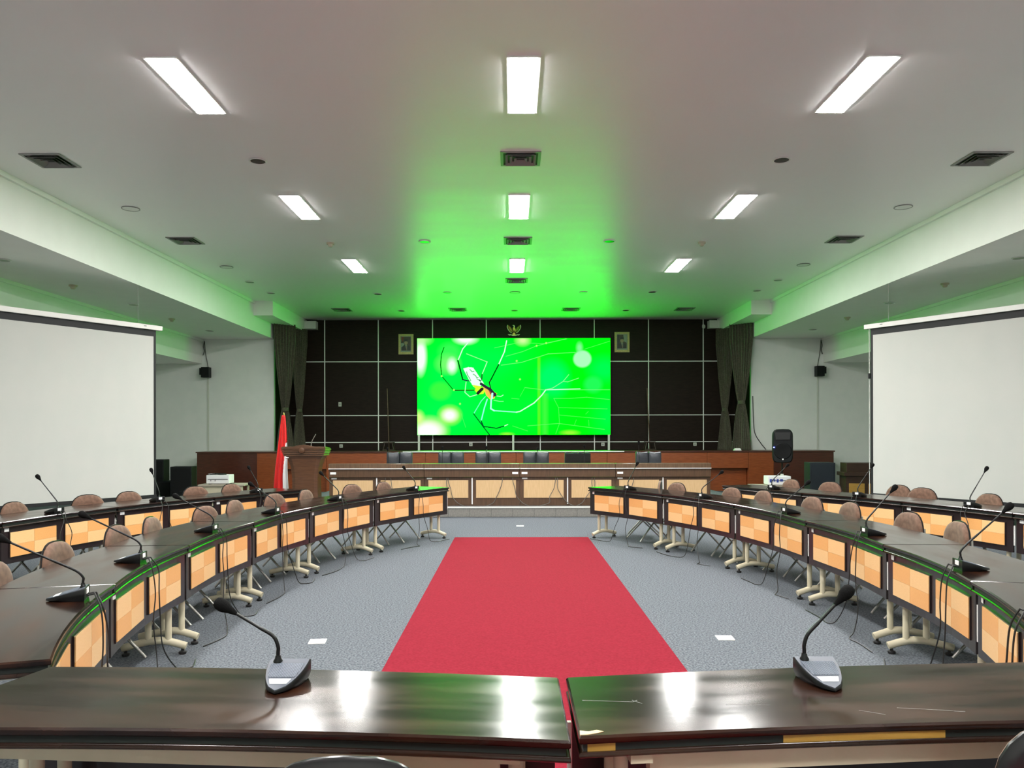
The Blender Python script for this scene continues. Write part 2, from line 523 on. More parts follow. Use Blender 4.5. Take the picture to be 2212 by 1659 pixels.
for p_, w_ in (([(880, 150), (1130, 95), (1400, 105), (1650, 55)], 4), ([(950, 335), (1170, 305), (1450, 215), (1740, 200)], 7),
               ([(1000, 240), (1180, 190), (1330, 128), (1640, 55)], 5), ([(1840, 165), (2110, 80)], 3),
               ([(1200, 575), (1400, 600), (2110, 600)], 5), ([(1510, 692), (1680, 692), (1860, 680), (2105, 705)], 4),
               ([(1510, 692), (1560, 790), (2080, 805)], 3), ([(1560, 790), (1570, 960), (1530, 1070)], 3),
               ([(1570, 870), (2060, 915)], 3), ([(1230, 985), (1560, 960), (2050, 1025)], 4), ([(1200, 580), (1150, 670)], 2),
               ([(1750, 920), (1730, 975)], 2), ([(1880, 925), (1885, 990)], 2), ([(1880, 830), (1850, 860)], 2),
               ([(1070, 985), (1230, 1040)], 3), ([(520, 850), (570, 1000)], 2), ([(1060, 690), (1140, 698)], 4)):
    line(p_, w_, web, 0.6)
for p_, w_, c_ in (([(340, 145), (312, 220), (303, 330), (315, 450)], 7, (0.0, 0.16, 0.01)), ([(315, 450), (440, 600)], 7, (0, 0.12, 0.01)),
                   ([(440, 603), (680, 600)], 8, (0.01, 0.05, 0.01)),
                   ([(595, 95), (540, 160), (488, 285)], 13, (0.8, 1, 0.9)), ([(488, 285), (540, 490)], 10, (0.0, 0.10, 0.01)),
                   ([(540, 490), (740, 530)], 8, (0.01, 0.02, 0.06)),
                   ([(580, 212), (800, 300)], 7, (0.5, 1, 0.45)), ([(800, 300), (745, 435)], 9, (0.7, 1, 0.7)), ([(745, 435), (740, 510)], 8, (0.01, 0.06, 0.02)),
                   ([(1008, 75), (985, 190), (922, 330)], 14, (0.85, 1, 0.92)), ([(922, 330), (840, 490)], 9, (0.0, 0.10, 0.01)),
                   ([(840, 490), (822, 520), (838, 590)], 8, (0.01, 0.03, 0.02)),
                   ([(575, 515), (562, 625), (615, 672), (690, 650)], 9, (0.7, 1, 0.75)),
                   ([(780, 670), (735, 720), (655, 855)], 10, (0.25, 0.8, 0.8)), ([(655, 855), (750, 985), (820, 1075)], 8, (0.0, 0.12, 0.02)),
                   ([(800, 700), (770, 790), (735, 930)], 16, (0.35, 0.85, 0.95)), ([(735, 930), (760, 990), (900, 1010), (985, 985)], 8, (0.0, 0.10, 0.02)),
                   ([(985, 985), (1018, 970)], 9, (0.8, 1, 0.9)),
                   ([(845, 650), (838, 800), (875, 822)], 20, (0.55, 0.85, 1.0)), ([(875, 822), (1110, 838)], 13, (0.4, 0.95, 0.9)),
                   ([(1110, 838), (1150, 830), (1300, 740), (1380, 660), (1425, 600)], 15, (0.75, 1, 0.85)),
                   ([(1425, 600), (1790, 590)], 10, (0.7, 1, 0.85)), ([(1425, 598), (1500, 580), (1610, 510), (1670, 438)], 7, (0.4, 1, 0.4)),
                   ([(1610, 510), (1660, 515), (1775, 475)], 6, (0.4, 1, 0.4)),
                   ([(905, 665), (945, 670), (970, 655)], 9, (0.6, 1, 0.7)), ([(870, 710), (930, 722), (972, 722)], 7, (0.4, 1, 0.5))):
    line(p_, w_, c_)
poly([(545, 370), (600, 355), (650, 360), (765, 530), (730, 560), (680, 585), (650, 560), (600, 480)], (0.92, 0.94, 1.0))
poly([(640, 545), (680, 590), (665, 600), (700, 650), (760, 640), (780, 600), (730, 560)], (0.75, 0.85, 0.03))
poly([(770, 600), (745, 560), (800, 570), (880, 640), (880, 690), (830, 700), (790, 660)], (0.95, 0.55, 0.10))
poly([(800, 570), (850, 600), (905, 640), (870, 680), (830, 640)], (0.35, 0.06, 0.05))
line([(735, 535), (840, 600), (885, 655)], 16, (0.03, 0.02, 0.05))
line([(700, 635), (745, 590)], 18, (0.02, 0.02, 0.02))
line([(850, 690), (855, 640)], 26, (0.55, 0.75, 1.0))
for p_ in ([(615, 380), (640, 405), (660, 400)], [(650, 430), (675, 445), (690, 470), (705, 465)], [(580, 405), (590, 440), (610, 470), (625, 500)],
           [(690, 480), (720, 500), (740, 495)], [(720, 490), (735, 530)]):
    line(p_, 5, (0.05, 0.02, 0.10), 0.9)
for cx_, cy_ in ((315, 450), (445, 600), (510, 748), (1150, 487), (1115, 290), (1328, 128), (1430, 100)):
    blob(cx_, cy_, 9, 9, (0.6, 1, 0.2), 0.5)

LW, LH = 5.76, 2.88
led = thing('led_video_wall', 'large lit video screen showing a spider on a green web', 'screen', (0.07, 23.5, 1.52))
MB().box(-LW / 2, LW / 2, 0.003, 0.14, 0, LH).build('cabinet', 'mic_black', led)
xs = (-LW / 2 + gx * LW).ravel()
zs = (gy * LH).ravel()
co = np.stack([xs, np.zeros_like(xs), zs], 1)
idx = np.arange(NX * NY).reshape(NY, NX)
fa = np.stack([idx[:-1, :-1].ravel(), idx[:-1, 1:].ravel(), idx[1:, 1:].ravel(), idx[1:, :-1].ravel()], 1)
me = bpy.data.meshes.new('display_face')
me.vertices.add(len(co))
me.vertices.foreach_set('co', co.astype(np.float32).ravel())
me.loops.add(fa.size)
me.loops.foreach_set('vertex_index', fa.astype(np.int32).ravel())
me.polygons.add(len(fa))
me.polygons.foreach_set('loop_start', (np.arange(len(fa)) * 4).astype(np.int32))
me.polygons.foreach_set('loop_total', np.full(len(fa), 4, np.int32))
me.update(calc_edges=True)
ca = me.color_attributes.new('picture', 'FLOAT_COLOR', 'POINT')
rgba = np.ones((NX * NY, 4), np.float32)
fl = np.clip(img.reshape(-1, 3), 0, 1) / 2 ** EXPOSURE
bo = np.clip((img.reshape(-1, 3)[:, 1] - 0.6) / 0.3, 0, 1)
fl[:, 1] *= 1 + (LED_STRENGTH * 2 ** EXPOSURE - 1) * bo * bo * (3 - 2 * bo)
rgba[:, :3] = fl
ca.data.foreach_set('color', rgba.ravel())
me.materials.append(M['led_picture'])
put('display_face', me, led)
for x in (-LW / 2 + 0.04, -0.02, LW / 2 - 0.04):
    MB().box(x - 0.03, x + 0.03, 0.02, 0.09, STAGE_Z - 1.52 + 0.002, 0.0).build('support_post', 'nosing', led)

# ------------------------------------------------------------------ ceiling fittings
ROWY = [16.15, 11.98, 7.82, 3.64, -0.55]
COLX = [-3.21, 0.12, 3.42]
fr = MB()
for s in (-1, 1):
    fr.box(s * 0.145 - 0.012, s * 0.145 + 0.012, -0.64, 0.64, -0.008, 0.005)
    fr.box(-0.157, 0.157, s * 0.63 - 0.012, s * 0.63 + 0.012, -0.012, 0.005)
lamp_frame = fr.mesh('frame', 'white_paint')
lamp_diff = MB().box(-0.134, 0.134, -0.62, 0.62, -0.014, 0.0).mesh('diffuser', 'lamp_glow', bevel=0.003)
rown = ['over the platform end of the oval', 'over the middle of the oval', 'over the near half of the oval',
        'above the two front tables', 'behind the front tables']
coln = ['on the flag side', 'above the red carpet', 'on the loudspeaker side']
for r_, y in enumerate(ROWY):
    for c_, x in enumerate(COLX):
        off = '_offscreen' if y < 5 else ''     # the grid goes on over and behind the viewer
        t = thing('ceiling_light' + off, 'long white ceiling light panel %s, %s' % (coln[c_], rown[r_]), 'light', (x, y, CEIL), 0, 'ceiling light panels')
        put('frame', lamp_frame, t)
        put('diffuser' + off, lamp_diff, t)

s_ = 0.233
vf = MB()
for s in (-1, 1):
    vf.box(s * s_ - 0.018, s * s_ + 0.018, -s_ - 0.018, s_ + 0.018, -0.012, 0.004)
    vf.box(-s_ + 0.018, s_ - 0.018, s * s_ - 0.018, s * s_ + 0.018, -0.012, 0.004)
vent_frame = vf.mesh('frame', 'vent_metal')
vent_back = MB().box(-s_, s_, -s_, s_, -0.002, 0.006).mesh('backing', 'vent_dark')


def vane(a, drop=0.03):
    i = a - 0.030
    q = [(-a, -a, -drop), (a, -a, -drop), (a, a, -drop), (-a, a, -drop)]
    p = [(-i, -i, -0.004), (i, -i, -0.004), (i, i, -0.004), (-i, i, -0.004)]
    q2 = [(x, y, z + 0.004) for x, y, z in q]
    p2 = [(x, y, z + 0.003) for x, y, z in p]
    vs = q + p + q2 + p2
    fs = []
    for k in range(4):
        j = (k + 1) % 4
        fs += [(k, j, 4 + j, 4 + k), (8 + k, 12 + k, 12 + j, 8 + j), (k, 8 + k, 8 + j, j), (4 + k, 4 + j, 12 + j, 12 + k)]
    return MB().add(vs, fs).mesh('vane', 'vent_metal')


vanes = [vane(0.19), vane(0.135), vane(0.08)]


def vent(x, y, z, label):
    t = thing('air_vent', label, 'vent', (x, y, z), 0, 'square ceiling air vents')
    put('frame', vent_frame, t)
    put('backing', vent_back, t)
    for v_ in vanes:
        put('vane', v_, t)


for y, wh in ((9.86, 'between the near and middle lights'), (14.06, 'between the middle and far lights'), (17.7, 'just beyond the far light panel')):
    vent(0.12, y, CEIL, 'square ceiling air vent above the red carpet line, ' + wh)
for x, sd in ((-5.79, 'flag side'), (5.92, 'loudspeaker side')):
    for y, wh in ((9.9, 'nearer the front tables'), (14.0, 'nearer the stage')):
        vent(x, y, CEIL, 'square ceiling air vent beside the dropped box on the %s, %s' % (sd, wh))
for x, wh in ((-4.69, 'by the curtains on the flag side'), (-1.48, 'left of the golden eagle'), (1.65, 'right of the golden eagle'), (4.8, 'by the curtains on the loudspeaker side')):
    vent(x, 21.8, CEIL, 'square air vent in the green-lit stage ceiling, ' + wh)

dl_ring = MB().lathe([(0.088, 0.0), (0.108, -0.002), (0.112, -0.012), (0.106, -0.016), (0.090, -0.010), (0.088, 0.0)], 24).mesh('trim_ring', 'white_paint', True)
dl_in = MB().lathe([(0.090, -0.012), (0.06, -0.006), (0.02, -0.005)], 24).mesh('reflector', 'downlight_in', True)


def downlight(x, y, z, label):
    t = thing('downlight', label, 'downlight', (x, y, z), 0, 'round recessed downlights')
    put('trim_ring', dl_ring, t)
    put('reflector', dl_in, t)


for x, y, l in ((-3.19, 9.92, 'between the near and middle light panels on the flag side'), (3.41, 9.92, 'between the near and middle light panels on the loudspeaker side'),
                (-1.55, 14.1, 'left of the vent before the far light'), (1.76, 14.1, 'right of the vent before the far light'),
                (-5.91, 17.8, 'close to the dropped box on the flag side'), (6.0, 17.7, 'close to the dropped box on the loudspeaker side'),
                (-5.86, 19.2, 'at the stage corner by the flag-side curtains'), (5.93, 19.0, 'at the stage corner by the loudspeaker-side curtains'),
                (-3.28, 19.35, 'in the row before the stage, outer on the flag side'), (-1.56, 19.2, 'in the row before the stage, inner on the flag side'),
                (1.76, 19.2, 'in the row before the stage, inner on the loudspeaker side'), (3.43, 19.15, 'in the row before the stage, outer on the loudspeaker side'),
                (-3.07, 22.0, 'over the stage, above the portrait on the flag side'), (0.09, 22.0, 'over the stage, above the golden eagle'), (3.2, 22.0, 'over the stage, above the portrait on the loudspeaker side')):
    downlight(x, y, CEIL, 'round dark ceiling downlight ' + l)
for x, sd in ((-7.78, 'flag side'), (7.78, 'loudspeaker side')):
    for y, wh in ((12.05, 'above the projection screen'), (16.2, 'past the projection screen'), (20.3, 'near the grey end wall')):
        downlight(x, y, SOF, 'round downlight under the dropped ceiling box, %s, %s' % (sd, wh))

det = MB().lathe([(0.0, -0.075), (0.03, -0.072), (0.045, -0.05), (0.048, -0.03), (0.07, -0.026), (0.072, 0.0), (0.0, 0.0)], 16).mesh('smoke_detector', 'detector', True)


def detector(x, y, z, label):
    tag(put('smoke_detector', det, None, (x, y, z)), label, 'detector', 'ceiling smoke detectors')


detector(-3.26, 14.2, CEIL, 'beige smoke detector on main ceiling, flag side')
detector(3.44, 14.2, CEIL, 'beige smoke detector on main ceiling, loudspeaker side')
for x, sd in ((-7.85, 'flag side'), (7.77, 'loudspeaker side')):
    detector(x, 14.1, SOF, 'beige smoke detector under the dropped box above the projection screen, ' + sd)
    detector(x, 18.2, SOF, 'beige smoke detector under the dropped box beyond the projection screen, ' + sd)

spk_ring = MB().lathe([(0.13, 0.0), (0.135, -0.010), (0.127, -0.014), (0.120, -0.008), (0.120, 0.0)], 24).mesh('rim', 'vent_metal', True)
spk_disc = MB().lathe([(0.122, -0.009), (0.06, -0.011), (0.0, -0.011)], 24).mesh('grille', 'white_paint', True)
for x, y, l in ((-5.80, 12.0, 'flag side, beside the middle lights'), (5.98, 12.0, 'loudspeaker side, beside the middle lights'), (-5.86, 16.2, 'flag side, beside the far lights'),
                (5.98, 16.1, 'loudspeaker side, beside the far lights'), (0.09, 19.2, 'centre of the row before the stage')):
    t = thing('ceiling_speaker', 'flat white round ceiling speaker, ' + l, 'speaker', (x, y, CEIL), 0, 'round ceiling speakers')
    put('rim', spk_ring, t)
    put('grille', spk_disc, t)

# ------------------------------------------------------------------ red carpet and floor boxes
tag(MB().box(-0.85, 1.14, -1.5, 11.76, 0.0, 0.006).build('carpet_runner', 'carpet_red'), 'long red carpet runner on the grey floor', 'carpet')
for x, y, rz, l in ((-1.45, 5.87, 0.1, 'pale floor outlet plate beside the red carpet, flag side'), (1.61, 5.95, -0.05, 'pale floor outlet plate beside the red carpet, loudspeaker side'),
                    (0.14, 13.2, 0, 'pale floor outlet plate before the platform')):
    t = thing('floor_outlet', l, 'outlet', (x, y, 0), rz)
    MB().box(-0.062, 0.062, -0.062, 0.062, 0.0, 0.008).build('plate', 'paper_white', t, bevel=0.002)
    MB().box(-0.045, 0.045, -0.045, 0.045, 0.008, 0.010).build('lid', 'plate_white', t)

# ------------------------------------------------------------------ conference tables
TH = 0.75
RC = Vector((0.12, 6.5))


def prof_rings(inner, outer):
    """tabletop outline (inner arc left-right, outer arc right-left) as offset rings"""
    pts = inner + outer[::-1]
    n = len(pts)
    nor = []
    for i in range(n):
        a, b_, c = Vector(pts[i - 1]), Vector(pts[i]), Vector(pts[(i + 1) % n])
        d1, d2 = (b_ - a).normalized(), (c - b_).normalized()
        n1, n2 = Vector((-d1.y, d1.x)), Vector((-d2.y, d2.x))
        m_ = (n1 + n2)
        m_ = m_.normalized() / max(0.5, m_.normalized().dot(n1))
        nor.append(m_)
    area = sum(pts[i - 1][0] * pts[i][1] - pts[i][0] * pts[i - 1][1] for i in range(n))
    sg = 1 if area > 0 else -1

    def ring(d, z):
        return [(p[0] + sg * nr.x * d, p[1] + sg * nr.y * d, z) for p, nr in zip(pts, nor)]
    return ring, n


def slab(ring, n, levels):
    mb = MB()
    rings = [ring(d, z) for d, z in levels]
    mb.loft(rings, caps=False)
    k = n // 2
    o = 0
    for base, flip in ((0, True), ((len(levels) - 1) * n, False)):
        for i in range(k - 1):
            q = (base + i, base + i + 1, base + n - 2 - i, base + n - 1 - i)
            mb.f.append(q[::-1] if flip else q)
    return mb


tile_w, tile_h = 1.0, 1.0
tile_meshes = {}
for nm in ('maple_light', 'maple_dark'):
    tile_meshes[nm] = MB().box(-0.495, 0.495, 0, 0.008, -0.495, 0.495).mesh('inlay_tile', nm)

lm = MB()
for y in (0.06, 0.195):
    lm.tube([(0, y, 0.09), (0, y, 0.68)], 0.022, 12)
arch = [(0, -0.06, 0.055), (0, 0.0, 0.075), (0, 0.07, 0.095), (0, 0.13, 0.10), (0, 0.20, 0.095), (0, 0.29, 0.075), (0, 0.37, 0.055)]
lm.tube(smoothpath(arch, 3), 0.026, 12)
lm.box(-0.03, 0.03, 0.01, 0.44, 0.665, 0.70)
leg_me = lm.mesh('leg', 'cream_metal', True)
glide_me = MB().lathe([(0.022, 0.0), (0.026, 0.006), (0.026, 0.018), (0.010, 0.024), (0.010, 0.05)], 14).mesh('glide', 'black_rubber', True)
label_me = MB().box(-0.035, 0.035, -0.003, 0.0, -0.016, 0.016).mesh('asset_sticker', 'paper_white')


def table(A, B, OA, OB, label, group, sag=0.05, osag=None):
    """A,B inner corners, OA,OB outer corners in plan"""
    A, B, OA, OB = Vector(A), Vector(B), Vector(OA), Vector(OB)
    mid = (A + B) / 2
    flip = 1 if mid.x < 0 else 0
    t_ = (B - A).normalized()
    nrm = Vector((-t_.y, t_.x))
    if nrm.dot((OA + OB) / 2 - mid) < 0:
        nrm = -nrm
    xax = Vector((nrm.y, -nrm.x))
    rz = math.atan2(xax.y, xax.x)
    T = thing('conference_table', label, 'table', (mid.x, mid.y, 0), rz, group)

    def loc(P):
        d = P - mid
        return (d.dot(xax), d.dot(nrm))
    a, b_, oa, ob = loc(A), loc(B), loc(OA), loc(OB)
    if a[0] > b_[0]:
        a, b_, oa, ob = b_, a, ob, oa
    g = 0.005
    N = 11
    if osag is None:
        osag = sag
    inner = []
    outer = []
    for i in range(N):
        u = i / (N - 1)
        s = 4 * u * (1 - u)
        inner.append(((a[0] + g) * (1 - u) + (b_[0] - g) * u, a[1] * (1 - u) + b_[1] * u + sag * s))
        outer.append(((oa[0] + g) * (1 - u) + (ob[0] - g) * u, oa[1] * (1 - u) + ob[1] * u + osag * s))
    ring, n = prof_rings(inner, outer)
    top = slab(ring, n, [(0.004, TH - 0.022), (0.0, TH - 0.017), (0.0, TH - 0.006), (0.006, TH)]).build('tabletop', 'table_lacquer', T, True)
    slab(ring, n, [(0.012, TH - 0.046), (0.012, TH - 0.020)]).build('edge_band', 'edge_band', top, True)
    slab(ring, n, [(0.006, TH - 0.060), (0.0, TH - 0.056), (0.0, TH - 0.049), (0.004, TH - 0.044)]).build('lower_lip', 'table_lacquer', top, True)
    # modesty panel following the inner edge
    off = 0.03
    pts = [(x, y + off) for x, y in inner]
    pts[0] = (pts[0][0] + 0.012, pts[0][1])
    pts[-1] = (pts[-1][0] - 0.012, pts[-1][1])
    mb = MB()
    rings = []
    for x, y in pts:
        rings.append([(x, y, 0.35), (x, y + 0.018, 0.35), (x, y + 0.018, TH - 0.055), (x, y, TH - 0.055)])
    mb.loft(rings)
    panel = mb.build('modesty_panel', 'panel_black', T)
    L = b_[0] - a[0]
    W = 0.385 * L
    H = 0.23
    for sx in (-1, 1):
        u = 0.5 + sx * 0.232
        xc = a[0] + u * L
        yc = sag * 4 * u * (1 - u) + off
        sl = math.atan(sag * 4 * (1 - 2 * u) / L)
        bd = MB().box(-W / 2 - 0.006, W / 2 + 0.006, -0.016, 0.012, -H / 2 - 0.006, H / 2 + 0.006).build('inlay_board', 'panel_black', panel)
        bd.location = (xc, yc, 0.525)
        bd.rotation_euler = (0, 0, sl)
        for i in range(2):
            for j in range(2):
                o = put('inlay_tile', tile_meshes['maple_dark' if (i + j + flip) % 2 else 'maple_light'], panel)
                lx = (i - 0.5) * W / 2
                o.location = (xc + lx * math.cos(sl) + 0.021 * math.sin(sl), yc + lx * math.sin(sl) - 0.021 * math.cos(sl), 0.525 + (j - 0.5) * H / 2)
                o.rotation_euler = (0, 0, sl)
                o.scale = (W / 2, 1, H / 2)
    for sx in (-1, 1):
        lg = put('leg', leg_me, T, (sx * (L / 2 - 0.13), 0.05, 0))
        put('glide', glide_me, lg, (0, -0.035, 0))
        put('glide', glide_me, lg, (0, 0.345, 0))
    MB().box(-L / 2 + 0.16, L / 2 - 0.16, 0.42, 0.46, TH - 0.125, TH - 0.06).build('support_beam', 'cream_metal', T)
    st_ = put('asset_sticker', label_me, T)
    st_.location = (a[0] + 0.075, sag * 0.2 + off - 0.001, TH - 0.082)
    MB().box(b_[0] - 0.014, b_[0] - 0.002, off + 0.004, off + 0.022, 0.42, 0.62).build('end_bracket', 'nosing', T)
    return T, a, b_, xax, nrm, mid, sag


def ring_tables(P, depth, labels, group, end_normals=None, sag=0.05):
    P = [Vector(p) for p in P]
    seg = []
    for p, q in zip(P[:-1], P[1:]):
        t_ = (q - p).normalized()
        n_ = Vector((-t_.y, t_.x))
        if n_.dot((p + q) / 2 - RC) < 0:
            n_ = -n_
        seg.append(n_)
    vn = []
    for i in range(len(P)):
        if i == 0:
            v_ = seg[0]
        elif i == len(P) - 1:
            v_ = seg[-1]
        else:
            v_ = (seg[i - 1] + seg[i]).normalized()
        vn.append(v_)
    if end_normals:
        for k, v_ in end_normals.items():
            vn[k] = Vector(v_).normalized()
    res = []
    for i in range(len(P) - 1):
        res.append(table(P[i], P[i + 1], P[i] + vn[i] * depth, P[i + 1] + vn[i + 1] * depth, labels[i], group, sag))
    return res


IL = [(-0.93, 11.78), (-1.76, 10.2), (-2.19, 8.62), (-2.35, 7.2), (-2.33, 5.69), (-2.12, 4.21), (-1.64, 2.80)]
IR = [(1.14, 11.78), (1.98, 10.4), (2.50, 8.89), (2.69, 7.22), (2.67, 5.66), (2.48, 4.25), (1.95, 2.85)]
OL = [(-3.0, 11.43), (-3.78, 10.02), (-4.36, 8.72), (-4.66, 7.2), (-4.72, 5.7)]
OR = [(3.23, 12.1), (3.88, 10.55), (4.56, 9.22), (5.0, 7.86), (5.16, 6.35)]


def tl(ring, side, i):
    return 'dark curved table with checked panels, %s from stage in %s ring, %s side' % (ORD[i], ring, side)


TIL = ring_tables(IL, 0.58, [tl('inner', 'flag', i) for i in range(6)], 'conference tables of the oval', {6: (-0.95, -0.3)})
TIR = ring_tables(IR, 0.58, [tl('inner', 'loudspeaker', i) for i in range(6)], 'conference tables of the oval', {6: (0.95, -0.3)})
TOL = ring_tables(OL, 0.58, [tl('outer', 'flag', i) for i in range(4)], 'conference tables of the outer ring', sag=0.04)
TOR = ring_tables(OR, 0.58, [tl('outer', 'loudspeaker', i) for i in range(4)], 'conference tables of the outer ring', sag=0.04)
TF1 = table((-1.60, 2.72), (0.158, 2.585), (-1.74, 2.145), (0.158, 2.045), 'glossy brown front table on the flag side, microphone on it, cream underframe', None, sag=-0.03, osag=-0.035)
TF2 = table((0.172, 2.585), (1.97, 2.755), (0.172, 2.075), (2.08, 2.20), 'glossy brown front table with a chipped corner, loudspeaker side of the carpet', None, sag=-0.03, osag=-0.03)

tT, tA, tB, tX, tN, tM, tS = TF2


def on_table(pts):
    return [((Vector(p) - tM).dot(tX), (Vector(p) - tM).dot(tN)) for p in pts]


MB().prism(on_table([(0.18, 2.088), (0.182, 2.118), (0.205, 2.112), (0.228, 2.122), (0.246, 2.112), (0.222, 2.098), (0.20, 2.090)]), TH - 0.004, TH + 0.0012).build(
    'chipped_corner', 'maple_pale', tT, label='pale bare wood where the lacquer is chipped')
for p_, q_ in (((0.21, 2.36), (0.36, 2.345)), ((0.36, 2.345), (0.375, 2.36)), ((0.36, 2.36), (0.385, 2.33)), ((0.63, 2.32), (0.76, 2.315)), ((1.0, 2.27), (1.06, 2.235)), ((1.12, 2.29), (1.27, 2.265)), ((1.27, 2.262), (1.30, 2.258))):
    d_ = (Vector(q_) - Vector(p_)).normalized() * 0.0006
    MB().prism(on_table([(p_[0] - d_.y, p_[1] + d_.x), (q_[0] - d_.y, q_[1] + d_.x), (q_[0] + d_.y, q_[1] - d_.x), (p_[0] + d_.y, p_[1] - d_.x)]), TH - 0.001, TH + 0.0006).build('scratch', 'vent_metal', tT)
MB().prism(on_table([(0.74, 2.164), (1.20, 2.197), (1.20, 2.180), (0.74, 2.147)]), TH - 0.045, TH - 0.022).build('yellow_strip', 'yellow_wood', tT, label='yellow strip in the edge band')  # one of two yellow strips set into the outer edge band
MB().prism(on_table([(0.20, 2.106), (0.275, 2.112), (0.275, 2.096), (0.20, 2.089)]), TH - 0.045, TH - 0.022).build('yellow_strip', 'yellow_wood', tT, label='yellow strip in the edge band')

# ------------------------------------------------------------------ folding chairs


def oval_back(w, zb, zt, n=28):
    """rounded backrest outline: flat rounded bottom, domed top"""
    pts = []
    for k in range(n):
        a = 2 * math.pi * k / n
        c, s = math.cos(a), math.sin(a)
        x = w / 2 * math.copysign(abs(c) ** (0.75 if s > 0 else 0.45), c)
        zm = zb + (zt - zb) * 0.36
        z = zm + (zt - zm) * abs(s) ** 0.85 if s >= 0 else zm - (zm - zb) * abs(s) ** 0.5
        pts.append((x, z))
    return pts


def make_chair():
    t = thing('folding_chair', 'brown padded folding chair', 'chair')
    ol = oval_back(0.41, 0.53, 0.845)
    back = plate(ol, 0.030, 0.012, axis_y=-0.262, curve=0.55).build('backrest', 'chair_fabric', t, True)
    ol2 = oval_back(0.425, 0.523, 0.853)
    plate(ol2, 0.016, 0.006, axis_y=-0.262, curve=0.55, back=True).build('back_shell', 'black_plastic', back, True)
    n = 28
    so = []
    for k in range(n):
        a = 2 * math.pi * k / n
        c, s = math.cos(a), math.sin(a)
        so.append((0.205 * math.copysign(abs(c) ** 0.5, c), 0.01 + 0.195 * math.copysign(abs(s) ** 0.5, s)))
    rings = []
    for sc_, z in ((0.94, 0.425), (1.0, 0.435), (1.0, 0.455), (0.95, 0.470), (0.7, 0.478), (0.25, 0.481)):
        rings.append([(x * sc_, y * sc_, z) for x, y in so])
    MB().loft(rings).build('seat', 'chair_fabric', t, True)
    for s in (-1, 1):
        MB().tube(smoothpath([(s * 0.185, -0.262, 0.72), (s * 0.20, -0.25, 0.55), (s * 0.215, -0.16, 0.44), (s * 0.215, 0.05, 0.22), (s * 0.215, 0.24, 0.012)], 4), 0.0115, 10).build('leg', 'chrome_tube', t, True)
        MB().tube(smoothpath([(s * 0.19, 0.15, 0.42), (s * 0.19, 0.0, 0.26), (s * 0.19, -0.26, 0.012)], 4), 0.0115, 10).build('leg', 'chrome_tube', t, True)
    MB().tube([(-0.215, 0.0, 0.272), (0.215, 0.0, 0.272)], 0.009, 8).build('crossbar', 'chrome_tube', t, True)
    MB().tube([(-0.19, 0.06, 0.325), (0.19, 0.06, 0.325)], 0.009, 8).build('crossbar', 'chrome_tube', t, True)
    return t


chair0 = make_chair()
chair_used = [False]


def place_chair(x, y, rz, label, group):
    """rz: direction the sitter faces is local +y; (x,y) is where the backrest stands"""
    o = chair0 if not chair_used[0] else copy_tree(chair0)
    chair_used[0] = True
    d = Vector((-math.sin(rz), math.cos(rz)))
    o.location = (x + d.x * 0.25, y + d.y * 0.25, 0)
    o.rotation_euler = (0, 0, rz)
    o['label'] = label
    o['group'] = group
    return o


def ring_normal(P, x, y):
    best = None
    for p, q in zip(P[:-1], P[1:]):
        p, q = Vector(p), Vector(q)
        t_ = (q - p)
        u = max(0, min(1, (Vector((x, y)) - p).dot(t_) / t_.length_squared))
        c = p + t_ * u
        d = (Vector((x, y)) - c).length
        if best is None or d < best[0]:
            best = (d, c, t_.normalized())
    d, c, t_ = best
    n_ = Vector((-t_.y, t_.x))
    if n_.dot(Vector((x, y)) - c) < 0:
        n_ = -n_
    return n_, c


def ring_chair(P, x, y, dist, label, group, jit):
    n_, c = ring_normal(P, x, y)
    v_ = Vector((x, y)) - c
    along = v_ - n_ * v_.dot(n_)
    q = c + along + n_ * max(dist, v_.dot(n_))
    face = -n_
    rz = math.atan2(-face.x, face.y) + R(jit)
    place_chair(q.x, q.y, rz, label, group)


JIT = [4, -3, 6, -5, 2, -7, 5, 0, -4, 3, 7]
CIL = [(-1.81, 11.5), (-2.23, 10.97), (-2.62, 9.98), (-2.83, 9.36), (-2.98, 8.44), (-3.02, 7.75), (-3.06, 6.71), (-3.04, 6.11), (-2.99, 5.18), (-2.84, 4.37)]
for i, (x, y) in enumerate(CIL):
    ring_chair(IL, x, y, 0.735, 'brown padded folding chair, %s from the stage at the inner ring, flag side' % ORD[i], 'brown chairs around the tables', JIT[i])
CIR = [(2.33, 11.18), (2.87, 10.23), (3.1, 9.66), (3.34, 8.72), (3.45, 8.0), (3.53, 6.98), (3.55, 6.25), (3.47, 5.1), (3.2, 4.0)]
for i, (x, y) in enumerate(CIR):
    ring_chair(IR, x, y, 0.735, 'brown padded folding chair, %s from the stage at the inner ring, loudspeaker side' % ORD[i], 'brown chairs around the tables', -JIT[i])
place_chair(2.22, 11.75, R(80), 'brown folding chair turned sideways at the stage end of the loudspeaker-side inner ring', 'brown chairs around the tables')
COL = [(-3.68, 11.0), (-4.12, 10.55), (-4.5, 9.6), (-4.75, 9.1), (-5.1, 8.2), (-5.3, 7.43)]
for i, (x, y) in enumerate(COL):
    ring_chair(OL, x, y, 0.735, 'brown padded folding chair, %s from the stage at the outer ring, flag side' % ORD[i], 'brown chairs around the tables', JIT[i + 2])
COR = [(4.27, 12.0), (4.6, 11.35), (5.22, 10.6), (5.25, 10.05), (5.5, 9.05), (5.75, 8.1)]
for i, (x, y) in enumerate(COR):
    ring_chair(OR, x, y, 0.735, 'brown padded folding chair, %s from the stage at the outer ring, loudspeaker side' % ORD[i], 'brown chairs around the tables', JIT[i + 1])
place_chair(-0.365, 1.72, R(2), 'folding chair with its black shell back to us, behind the flag-side front table', 'chairs at the front tables')
